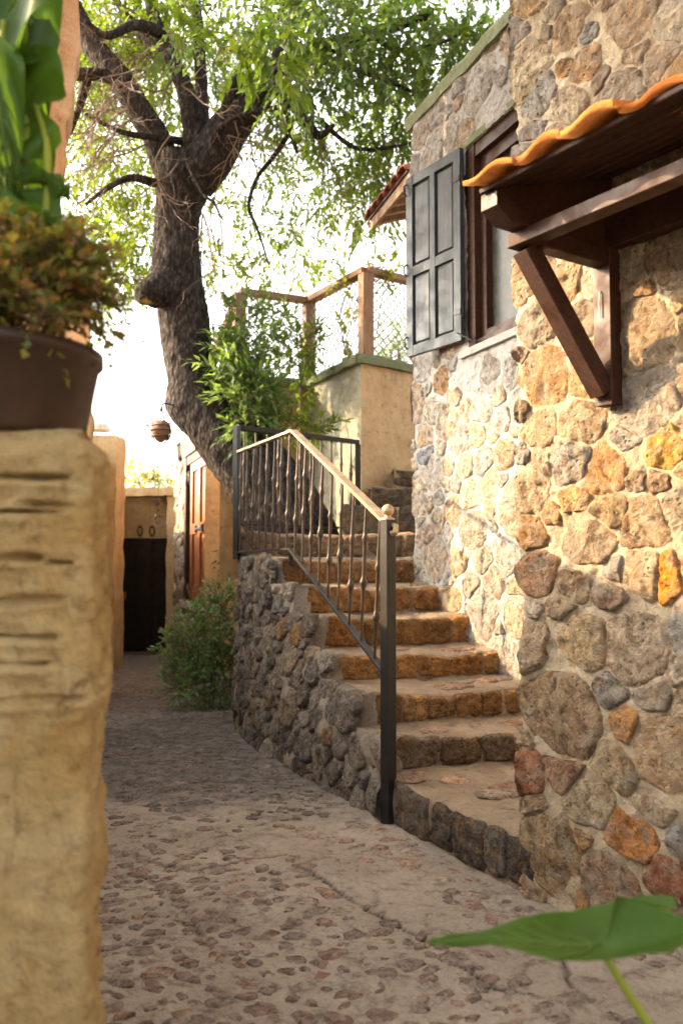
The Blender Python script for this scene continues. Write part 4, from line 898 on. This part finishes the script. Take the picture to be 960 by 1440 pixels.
def sprigs(mbl, mbt, pts, dirs, nl, L, W, sl, droop=.3, tr=.003):
    """each sprig: a short stem with nl leaves along it"""
    n = len(pts); dirs = dirs/np.linalg.norm(dirs, axis=1)[:, None]; PP, AA, NN, LL, WW = [], [], [], [], []
    side = np.cross(dirs, rdir(n)); side /= np.linalg.norm(side, axis=1)[:, None]
    sl_ = sl*rng.uniform(.7, 1.3, n)
    for j in range(nl):
        f = (j+1)/nl; p = pts+dirs*(sl_*f)[:, None]; p[:, 2] -= droop*sl_*f*f
        sg = 1 if j % 2 else -1; ax = dirs*(.55+.6*f)+side*sg*(1.0-.7*f)[..., None] if False else dirs*(.5+.7*f)+side*(sg*(1.05-.75*f)); ax = ax+rng.normal(size=(n, 3))*.28; ax[:, 2] -= droop*.6
        PP.append(p); AA.append(ax); nn = rdir(n)*.6; nn[:, 2] += 1; NN.append(nn); LL.append(L*rng.uniform(.65, 1.25, n)); WW.append(W*rng.uniform(.7, 1.2, n))
    leafset(mbl, np.vstack(PP), np.vstack(AA), np.vstack(NN), np.concatenate(LL), np.concatenate(WW))
    if mbt is not None:
        for i in range(n):
            e = pts[i]+dirs[i]*sl_[i]; e = e-np.array((0, 0, droop*sl_[i])); m_ = (pts[i]+e)/2+np.array((0, 0, droop*sl_[i]*.25)); mbt.tube([pts[i]-dirs[i]*.03, m_, e], [tr, tr*.8, tr*.4], 3, False)
def blob(c, r, n):
    v = rng.normal(size=(n, 3)); v /= np.linalg.norm(v, axis=1)[:, None]; v *= (rng.random(n)**.4)[:, None]; return np.array(c)+v*np.array(r), v

# sedum in the pot
sed = thing('trailing_plant', 'green and orange trailing succulent spilling over the brown pot', 'plant', pc+np.array((0, 0, .17)))
ml, mt_ = MB(), MB()
for c, r, n in (((-.64, 1.40, 1.585), (.25, .13, .085), 420), ((-.50, 1.41, 1.585), (.11, .11, .075), 170), ((-.45, 1.42, 1.575), (.055, .07, .055), 60), ((-.62, 1.29, 1.54), (.20, .05, .035), 110), ((-.475, 1.30, 1.50), (.04, .03, .05), 26)):
    p, v = blob(c, r, n); d = v+np.array((0, -.1, .35)); sprigs(ml, mt_, p, d, 6, .020, .016, .045, .35, .0014)
p, v = blob((-.41, 1.40, 1.535), (.03, .05, .04), 9); sprigs(ml, mt_, p, v+np.array((.6, 0, -.4)), 4, .014, .011, .04, .8, .001)
ml.build('leaves', M['leaf_sedum'], sed, kind='stuff'); mt_.build('stems', M['twig'], sed, kind='stuff')

# elephant ears
def ear(c, axis, nrm, L, Wd, cup=.12, wav=.02, lobe=.32, lift=0.):
    """heart shaped leaf blade; c = where the stalk meets it"""
    axis = unit(axis); nrm = unit(np.asarray(nrm, float)-axis*np.dot(nrm, axis)); side = np.cross(axis, nrm); nu, nv = 26, 15
    T = np.linspace(-lobe, 1, nu); V = []
    for t in T:
        w_ = (1-max(0, t)**1.35)*(.92+.25*max(0, .3-t)) if t > 0 else (1.0+.0*t)*math.sqrt(max(.02, 1-((-t)/(lobe*1.12))**2.2))
        row = []
        for s_ in np.linspace(-1, 1, nv):
            x = s_*w_*Wd/2; y_ = t*L
            if t < 0: y_ = t*L*min(1, abs(s_)*1.9); 
            z = cup*Wd*(s_*w_)**2-.18*L*max(0, t)**2+lift*L*max(0, .3-t)**2*1.3+wav*math.sin(9*t+5*s_)*abs(s_)-.012*Wd*(1-min(1, abs(math.sin(t*11-abs(s_)*4))*2))*abs(s_)
            row.append(c+axis*y_+side*x+nrm*z)
        V.append(row)
    return np.array(V)
def ear_plant(parent, base, c, axis, nrm, L, Wd, bow, rad=.008, label=None, **kw):
    V = ear(np.array(c), axis, nrm, L, Wd, **kw); lf = MB().grid(V).build('leaf', M['elephant'], parent, True, label=label)
    nv = V.shape[1]; mid = V[8:, nv//2]; n_ = unit(np.cross(V[12, nv//2]-V[9, nv//2], V[9, nv//2+2]-V[9, nv//2]))
    mb = MB(); mb.tube(mid, np.linspace(rad*.55, .001, len(mid)), 6)
    for q in (9, 12, 15, 18):
        for s_ in (-1, 1):
            pth = [V[min(25, q+int(k*.9)), nv//2+s_*k] for k in range(0, 7)]; mb.tube(pth, np.linspace(rad*.38, .0009, 7), 5)
    mb.build('veins', M['elephant_vein'], lf, True)
    b, c_ = np.array(base, float), np.array(c, float); pts = [b, b*.6+c_*.4+np.array(bow), b*.2+c_*.8+np.array(bow)*.8, c_]
    MB().tube(catmull(pts, 24), np.linspace(rad*1.4, rad*.7, 24), 9).build('stalk', M['petiole'], parent, True)
ep = thing('elephant_ear_plant', 'elephant ear plant with tall arrow leaves in the brown pot', 'plant', pc+np.array((0, 0, .16)))
bs = np.array((-.60, 1.42, 1.46)); A_ = lambda px, py, Y: at(px-36, py, Y)
ear_plant(ep, bs, A_(42, 30, 1.42), (-.55, .05, -1.), (-.2, -1, .35), .36, .20, (.0, 0, .02))
ear_plant(ep, bs+np.array((.02, 0, 0)), A_(30, 45, 1.48), (-1, .0, -.55), (-.2, -1, .15), .30, .30, (.01, 0, .02))
ear_plant(ep, bs+np.array((.01, .02, 0)), A_(60, -10, 1.46), (.25, .0, -1.), (.35, -1, .2), .24, .16, (.03, 0, .02))
ear_plant(ep, bs+np.array((.03, .0, 0)), A_(86, 148, 1.44), (-1., .0, .25), (-.2, -1, -.15), .16, .20, (.04, 0, .0), .007)
ear_plant(ep, bs+np.array((0, -.03, 0)), A_(30, 110, 1.38), (.15, .0, -1.), (.25, -1, .05), .23, .10, (-.02, 0, .02))
ear_plant(ep, bs+np.array((.01, .0, 0)), A_(80, 290, 1.40), (1, .0, -.55), (.2, -.6, 1), .12, .12, (.0, 0, .03), .006)
ear_plant(ep, bs+np.array((-.02, .04, 0)), A_(20, 200, 1.50), (-.4, .0, -1), (-.3, -1, .3), .25, .22, (-.02, 0, .02))
ear_plant(ep, bs+np.array((.02, .02, 0)), A_(60, 230, 1.50), (.35, .0, -1), (.5, -1, .2), .16, .13, (-.01, 0, .02), .006)
ear_plant(ep, bs+np.array((.03, .0, 0)), A_(76, 245, 1.42), (1, .0, -.25), (-.1, -.55, 1), .075, .03, (.0, 0, .01), .005)

# single leaf, lower right
fp = thing('elephant_ear_plant', 'single green elephant ear leaf on a long stalk in the lower right foreground', 'plant', (.62, .95, 0))
cc = at(848, 1342, 1.2); fl = at(615, 1312, 1.2); rr_ = at(958, 1266, 1.22)
ear_plant(fp, (.66, 1.05, .02), cc, unit(fl-cc+np.array((0, .0, .03))), (.12, .06, 1), .235, .20, (.05, 0, -.06), .007, cup=.10, wav=.005, lobe=.42, lift=.5)

# ================================================================ TREE
TY = 7.45
def tp(px, py, Y=TY): return at(px, py, Y)
def bark_tube(pts, wid, n, rows, disp=.02, sub=None):
    """pts: (px, py, Y), wid px diameters"""
    P = catmull([tp(*p) for p in pts], rows); Wd = np.interp(np.linspace(0, len(wid)-1, rows), range(len(wid)), wid)*np.interp(np.linspace(0, len(pts)-1, rows), range(len(pts)), [p[2] for p in pts])/FPX/2
    mb = MB(); mb.tube(P, Wd, n); V = mb.v[0].reshape(rows, n, 3); cen = P[:, None]; nr = (V-cen)/Wd[:, None, None]
    q = V*np.array((1, 1, .35)); d = disp*(.8*ridge(q*13, 2)*.5+.5*fbm(q*30, 2))+.05*Wd[:, None]*2*fbm(V*2.2, 2)
    mb.v[0] = (V+nr*d[..., None]).reshape(-1, 3); return mb
tree = thing('tree', 'old leaning tree with dark furrowed trunk rising behind the railing', 'tree', tp(375, 775, 7.3))
tb = bark_tube([(425,800,7.1),(405,740,7.15),(366,672,7.25),(317,612,7.35),(279,566,7.4),(268,520,7.42),(260,470,7.45),(253,420,7.45),(248,380,7.45),(247,330,7.45),(250,290,7.45),(258,250,7.45),(262,225,7.45)],
               [140,118,100,84,76,66,66,70,68,60,62,78,80], 56, 190, .022)
V = tb.v[0]
def swell(c, r, amt, dirn):
    global V
    d = np.linalg.norm(V-c, axis=1); k = np.exp(-(d/r)**2)*amt; V = V+np.array(dirn)*k[:, None]
swell(tp(252, 572, 7.3), .15, .07, (-1, -.2, -.1)); swell(tp(232, 408, 7.3), .11, .035, (-1, -.2, -.1)); swell(tp(286, 405, 7.3), .06, .06, (1, -.2, .1)); tb.v[0] = V
trunk = tb.build('trunk', M['bark'], tree, True)
mb = MB(); 
limbs = [([(245,262,7.45),(232,225,7.45),(218,190,7.4),(200,162,7.35),(165,107,7.3),(135,70,7.3),(108,22,7.3),(80,-40,7.3)], [50,44,38,37,36,32,28,24], 20),
 ([(270,250,7.45),(296,222,7.4),(320,185,7.35),(347,150,7.3),(378,115,7.25),(405,95,7.2),(450,70,7.1),(520,48,7.0),(610,20,6.9)], [70,66,56,48,42,36,26,18,9], 24),
 ([(275,225,7.45),(276,190,7.4),(270,165,7.35),(258,120,7.3),(240,80,7.3),(222,40,7.3),(205,-20,7.3)], [50,38,30,24,20,17,14], 16),
 ([(285,220,7.5),(284,180,7.55),(283,120,7.6),(280,60,7.7),(275,0,7.8),(270,-60,7.9)], [30,24,17,15,14,11], 14),
 ([(296,215,7.4),(308,185,7.3),(320,148,7.2),(335,105,7.1),(368,60,7.0),(400,10,6.9)], [24,20,16,13,10,7], 12),
 ([(266,200,7.48),(215,193,7.1),(170,185,7.0),(120,160,6.9)], [12,10,7,4], 8), ([(220,258,7.4),(185,250,7.3),(152,264,7.3),(120,288,7.3)], [14,11,8,4], 8),
 ([(172,115,7.3),(140,105,7.2),(105,104,7.1),(60,95,7.0)], [22,18,16,12], 12), ([(125,105,7.2),(112,150,7.3),(98,190,7.4)], [14,11,6], 8),
 ([(395,112,7.2),(415,150,7.2),(430,170,7.1),(448,190,7.1),(470,176,7.0)], [20,16,13,12,5], 10), ([(390,118,7.1),(402,165,7.1),(418,215,7.1)], [12,9,4], 8),
 ([(405,190,7.4),(385,220,7.4),(362,250,7.4),(350,290,7.4),(362,322,7.4),(378,372,7.4)], [8,7,6,5,4,2], 6), ([(300,200,7.2),(310,180,7.1),(345,160,7.0),(400,150,6.9),(440,145,6.8)], [10,9,8,6,4], 8),
 ([(430,82,7.1),(480,92,7.1),(535,110,7.1),(585,132,7.1)], [12,9,7,3], 8), ([(450,170,7.1),(500,208,7.2),(560,205,7.2),(600,190,7.2)], [8,6,4,2], 6),
 ([(225,45,7.2),(190,35,7.0),(150,50,6.9),(120,30,6.8)], [18,15,11,7], 8), ([(240,80,7.3),(205,55,7.5),(170,10,7.6),(150,-30,7.7)], [16,13,11,8], 8), ([(380,115,7.3),(395,60,7.4),(420,0,7.5),(430,-40,7.5)], [18,14,11,8], 10),
 ([(520,48,7.),(560,70,7.),(620,60,7.),(680,30,7.)], [9,7,5,3], 6), ([(275,260,7.2),(265,235,7.1),(285,272,7.0),(300,285,7.0),(315,312,7.0)], [4,4,4,3,1.5], 5)]
for p, wd, n in limbs: bark_tube(p, wd, max(n, 7), 60 if n > 12 else 30, .012 if n > 12 else .004).build('limb', M['bark'], tree, True)
# stub scar and burl on the trunk
bark_tube([(236,404,7.35),(220,410,7.22),(205,414,7.15),(193,420,7.12)], [60,46,34,14], 24, 30, .03).build('burl', M['bark'], tree, True)
tw_ = MB()
def twig(p, d, L, r, dep):
    n = 7; pts = [p]; d = unit(d)
    for i in range(n): d = unit(d+rng.normal(size=3)*.22+np.array((0, 0, -.05))); pts.append(pts[-1]+d*L/n)
    tw_.tube(pts, np.linspace(r, r*.35, n+1), 5, False)
    if dep:
        for i in range(2, n, 1 if dep > 1 else 2): twig(pts[i], d+rng.normal(size=3)*.8, L*rng.uniform(.35, .6), r*.5, dep-1)
for px, py, dx, dz in ((120,120,-.3,-.5),(150,140,-.5,-.6),(200,130,-.5,-.3),(225,95,-.8,-.5),(235,75,-.9,-.6),(215,190,-1,-.2),(245,110,-.7,-.7),(240,190,-.8,-.6),(165,185,-.6,-.9),(215,100,-.6,-.9),(255,120,.3,-.2),(320,190,.8,-.4),(350,160,.6,-.6),(330,170,.4,-.7),(420,160,.6,-.5),
                       (150,265,-.5,-.3),(250,230,-.2,-1),(200,165,-.8,-.5),(180,120,-.8,-.2),(230,60,-.8,-.3),(310,130,.4,.3),(300,90,.5,.3),(265,60,-.5,.2),(185,150,-.9,-.9),(210,200,-.9,-.7),(300,280,.1,-1),(285,300,.3,-1)):
    for _ in range(2): twig(tp(px, py, rng.uniform(6.8, 7.5)), np.array((dx+rng.normal()*.25, rng.normal()*.5, dz+rng.normal()*.25)), rng.uniform(.5, .95), .008, 2)
CL = [(180,90,90,80,9.2,150),(300,60,90,70,9.4,150),(230,200,80,60,9.4,90),(150,300,50,60,9.2,60),(450,330,60,40,9.4,40),(520,120,70,90,9.4,90),(130,110,50,60,7.9,120),(175,60,60,50,7.8,120),(140,240,40,50,7.9,70),(240,30,60,40,7.6,90),(330,30,110,45,6.9,90),(430,55,80,75,6.5,260),(470,20,90,40,6.6,200),(540,50,90,75,6.9,280),(620,40,90,70,7.0,280),(560,140,50,55,7.2,110),(520,190,60,45,7.6,90),(545,250,40,55,7.6,90),(490,260,60,50,7.9,80),(450,150,40,50,7.2,70),
      (400,335,70,40,8.8,45),(405,380,70,24,8.9,50),(360,300,60,50,8.8,30),(200,40,90,60,8.4,120),(130,60,40,70,8.6,90),(150,190,55,70,8.8,110),(200,240,60,50,8.6,80),(160,320,60,50,8.4,85),(200,350,70,45,8.0,110),(160,385,45,50,7.8,80),(300,320,40,70,8.6,35),
      (240,120,80,70,9.0,140),(320,110,50,80,9.0,110),(350,230,60,60,9.0,60),(520,285,45,28,7.7,50),(640,100,40,50,7.2,80),(280,200,60,60,9.2,60),(410,120,40,30,6.6,60),(110,330,30,50,8.4,45),(300,385,50,40,9.0,30),(60,60,60,90,8.8,120),(30,250,60,120,8.8,120),(680,0,70,50,6.9,120),(400,-40,300,40,7.2,260),(150,-40,150,40,8,120),
      (440,250,60,60,8.6,70),(380,180,50,50,8.8,70)]
ml = MB(); mf = MB()
for px, py, rx, ry, Y, n in CL:
    k = Y/FPX; p, v = blob(tp(px, py, Y), (rx*k, .55, ry*k), int(n*(.42 if Y < 7.15 else .85))); d = v+rng.normal(size=p.shape)*.5+np.array((0, 0, -.25))
    tgt = ml if Y < 7.15 else mf
    sprigs(tgt, tw_, p, d, 8, .092 if Y < 7.15 else .084, .042 if Y < 7.15 else .036, .19, .35, .0035)
ml.build('foliage', M['leaf_dark'], tree, kind='stuff'); mf.build('foliage', M['leaf_crown'], tree, kind='stuff')
bl = MB()
for px, py, Y, n in ((240,40,5.6,3),(255,62,5.6,3),(370,55,5.8,6),(355,40,5.8,4),(400,95,5.8,5),(340,100,5.9,3),(380,80,5.9,4),(395,30,5.9,5)):
    p, v = blob(tp(px, py, Y), (.09, .1, .08), n); sprigs(bl, tw_, p, v+np.array((.2, 0, -.5)), 6, .13, .055, .14, .4, .003)
bl.build('young_leaves', M['leaf_crown'], tree, kind='stuff')
tw_.build('twigs', M['twig'], tree, kind='stuff')

# ================================================================ OTHER PLANTS
def plant(name, label, cat, base, blobs, mat, L, W, nl, sl, stems, droop=.25, srad=.01, group=None):
    t = thing(name, label, cat, base, group); a, b = MB(), MB()
    for c, r, n in blobs:
        p, v = blob(c, r, n); sprigs(a, b, p, v+rng.normal(size=p.shape)*.4+np.array((0, 0, .25)), nl, L, W, sl, droop)
    for s_ in stems: b.tube(catmull(s_, 14), np.linspace(srad, srad*.45, 14), 6, False)
    a.build('foliage', M[mat], t, kind='stuff'); b.build('stems', M['twig'], t, kind='stuff'); return t
K = 7.6/FPX
plant('shrub', 'dense dark green shrub growing against the tree trunk on the terrace edge', 'shrub', tp(345, 640, 7.5), [(tp(345,470,7.35),(38*K,.2,40*K),95),(tp(332,520,7.2),(34*K,.15,35*K),95),(tp(350,560,7.1),(36*K,.15,40*K),120),(tp(350,600,7.05),(28*K,.12,20*K),45),(tp(318,505,7.4),(14*K,.1,30*K),25)],
      'leaf_bush', .10, .034, 8, .16, [[tp(345,650,7.5),tp(340,560,7.5),tp(345,470,7.55)],[tp(350,650,7.5),tp(355,590,7.5),tp(330,510,7.5)]])
plant('sapling', 'slender young tree with bright leaves in front of the terrace wall', 'sapling', tp(420, 700, 7.7), [(tp(420,485,7.7),(34*K,.15,26*K),40),(tp(405,450,7.7),(14*K,.12,24*K),14),(tp(432,505,7.7),(30*K,.15,18*K),26),(tp(420,550,7.6),(16*K,.1,14*K),14),(tp(415,595,7.3),(26*K,.12,14*K),26),(tp(445,600,7.3),(18*K,.1,12*K),14)],
      'leaf_crown', .085, .030, 8, .15, [[tp(420,720,7.6),tp(421,600,7.65),tp(422,540,7.7),tp(415,440,7.7)]])
vn = plant('climbing_vine', 'thin leafy vine climbing over the timber fence rail', 'vine', tp(505, 495, 7.35), [(tp(480,395,7.7),(16*K,.08,12*K),12),(tp(500,420,7.6),(14*K,.06,34*K),18),(tp(540,375,7.5),(18*K,.06,12*K),14),(tp(535,395,7.5),(18*K,.06,14*K),12),(tp(487,470,7.7),(16*K,.06,24*K),14)],
      'leaf_yellow', .06, .05, 4, .08, [[tp(486,500,7.6),tp(478,440,7.7),tp(495,400,7.6),tp(520,375,7.5),tp(565,385,7.6)],[tp(530,470,7.45),tp(535,430,7.5),tp(545,400,7.5),tp(570,395,7.6)]], srad=.006)
KB = 7.2/FPX
plant('bush', 'light green leafy bush growing at the foot of the stair wall', 'bush', at(285, 990, 7.0), [(at(285,900,7.2),(46*KB,.3,55*KB),300),(at(262,915,7.1),(36*KB,.25,40*KB),150),(at(270,960,7.0),(34*KB,.25,32*KB),140),(at(310,850,7.4),(26*KB,.25,34*KB),110),(at(310,930,7.0),(24*KB,.2,60*KB),150)],
      'leaf_bush', .045, .022, 7, .10, [[at(290,990,7.1),at(285,940,7.1),at(270,890,7.1)],[at(300,990,7.1),at(305,920,7.2),at(312,850,7.3)]], srad=.008)
for i, (px, py, Y, lab) in enumerate(((320,782,8.9,'dark drooping tuft growing out of the ochre wall by the railing foot'), (308,828,8.9,'dark spiky plant against the ochre wall above the bush'))):
    t = thing('wall_plant', lab, 'plant', at(px, py, Y)); a = MB(); n = 34; p = np.repeat(at(px, py, Y)[None], n, 0)+rng.normal(size=(n, 3))*.02
    d = rng.normal(size=(n, 3))+np.array((-.3, -.5, -1.1 if i == 0 else .6)); leafset(a, p, d, rdir(n)+np.array((0, 0, 1)), rng.uniform(.15, .32, n), rng.uniform(.03, .05, n)); a.build('leaves', M['leaf_dark'], t, kind='stuff')
plant('distant_tree', 'yellow green treetop showing above the low door house', 'tree', at(205, 700, 22), [(at(185,668,22),(.45,.4,.35),60),(at(210,682,22),(.6,.4,.25),60),(at(240,688,22),(.4,.4,.2),35)], 'leaf_yellow', .14, .06, 6, .25, [[(-5.1,22,-.4),at(200,700,22),at(190,675,22)]], srad=.06)
plant('olive_tree', 'pale grey green tree beyond the terrace fence', 'tree', at(565, 700, 13), [(at(562,480,13),(.42,.4,.28),120),(at(545,500,13),(.3,.3,.2),50)], 'leaf_bush', .09, .03, 6, .2, [[at(565,720,13),at(566,600,13),at(560,490,13)]], srad=.06)

# hanging basket by the trunk
hb = at(226, 607, 7.1); bask = thing('hanging_basket', 'round brown basket of dry plants hanging beside the tree trunk', 'basket', hb)
mb = MB(); mb.ball(hb, .082, 20, 14); V = mb.v[0]; V[:, 2] = hb[2]+(V[:, 2]-hb[2])*1.15; V[:, :2] = hb[:2]+(V[:, :2]-hb[:2])*(1-.35*np.clip((hb[2]-V[:, 2])/.09, 0, 1))[:, None]; mb.v[0] = V+(.010*fbm(V*30, 2))[:, None]*unit((1, 1, .2)); mb.build('basket', M['basket'], bask, True)
mb = MB()
for k in range(7):
    a = k*math.pi/7; mb.tube([hb+np.array((.086*math.cos(a)*math.sin(q), .086*math.sin(a)*math.sin(q), .097*math.cos(q)))*np.array((1, 1, 1)) for q in np.linspace(.2, 2.4, 12)], .006, 5)
for z in (-.04, .01, .05): mb.tube([hb+np.array((.088*math.sqrt(1-(z/.097)**2)*math.cos(q), .088*math.sqrt(1-(z/.097)**2)*math.sin(q), z)) for q in np.linspace(0, 6.28, 20)], .0055, 5)
mb.build('cage', M['leaf_dry'], bask)
hk = at(227, 570, 7.1); mb = MB()
for dx in (-.03, .03, 0): mb.tube([hk, hb+np.array((dx, dx*.5, .09))], .0055, 4)
mb.tube([at(243,569,7.25), at(232,567,7.1), hk, hk-np.array((0, 0, .03))], .007, 6); mb.build('hook', M['iron'], bask)
a = MB(); p, v = blob(hb+np.array((-.02, 0, .06)), (.10, .08, .035), 60); leafset(a, p, v+np.array((-.2, 0, .3)), rdir(60), rng.uniform(.03, .06, 60), rng.uniform(.008, .015, 60))
for px, py, n in ((222,655,6),(219,668,5),(236,655,3),(222,705,10),(221,725,14),(222,640,3)):
    p, v = blob(at(px, py, 7.1), (.02, .02, .05), n); leafset(a, p, v+np.array((0, 0, -.6)), rdir(n), rng.uniform(.03, .06, n), rng.uniform(.012, .025, n))
a.build('dry_leaves', M['leaf_dry'], bask, kind='stuff'); MB().tube([at(224,625,7.1), at(222,660,7.1), at(223,700,7.1), at(221,730,7.1)], .0022, 4).build('strand', M['leaf_dry'], bask)
# fallen leaves on the lane
for px, py, mt, lab in ((449,1103,'leaf_bush','small green leaf fallen on the lane beside the rubble wall'),(657,1208,'leaf_yellow','small yellow leaf fallen in front of the lowest step'),(440,1379,'leaf_dry','dry brown leaf lying among the near cobbles')):
    d = ray(px, py); q = -(HC-.02)/d[2]; a = MB(); leafset(a, np.array([(d[0]*q, d[1]*q, .022)]), np.array([(1., .5, .2)]), np.array([(.1, -.3, 1.)]), np.array([.055]), np.array([.03])); tag(a.build('fallen_leaf', M[mt]), lab, 'leaf')
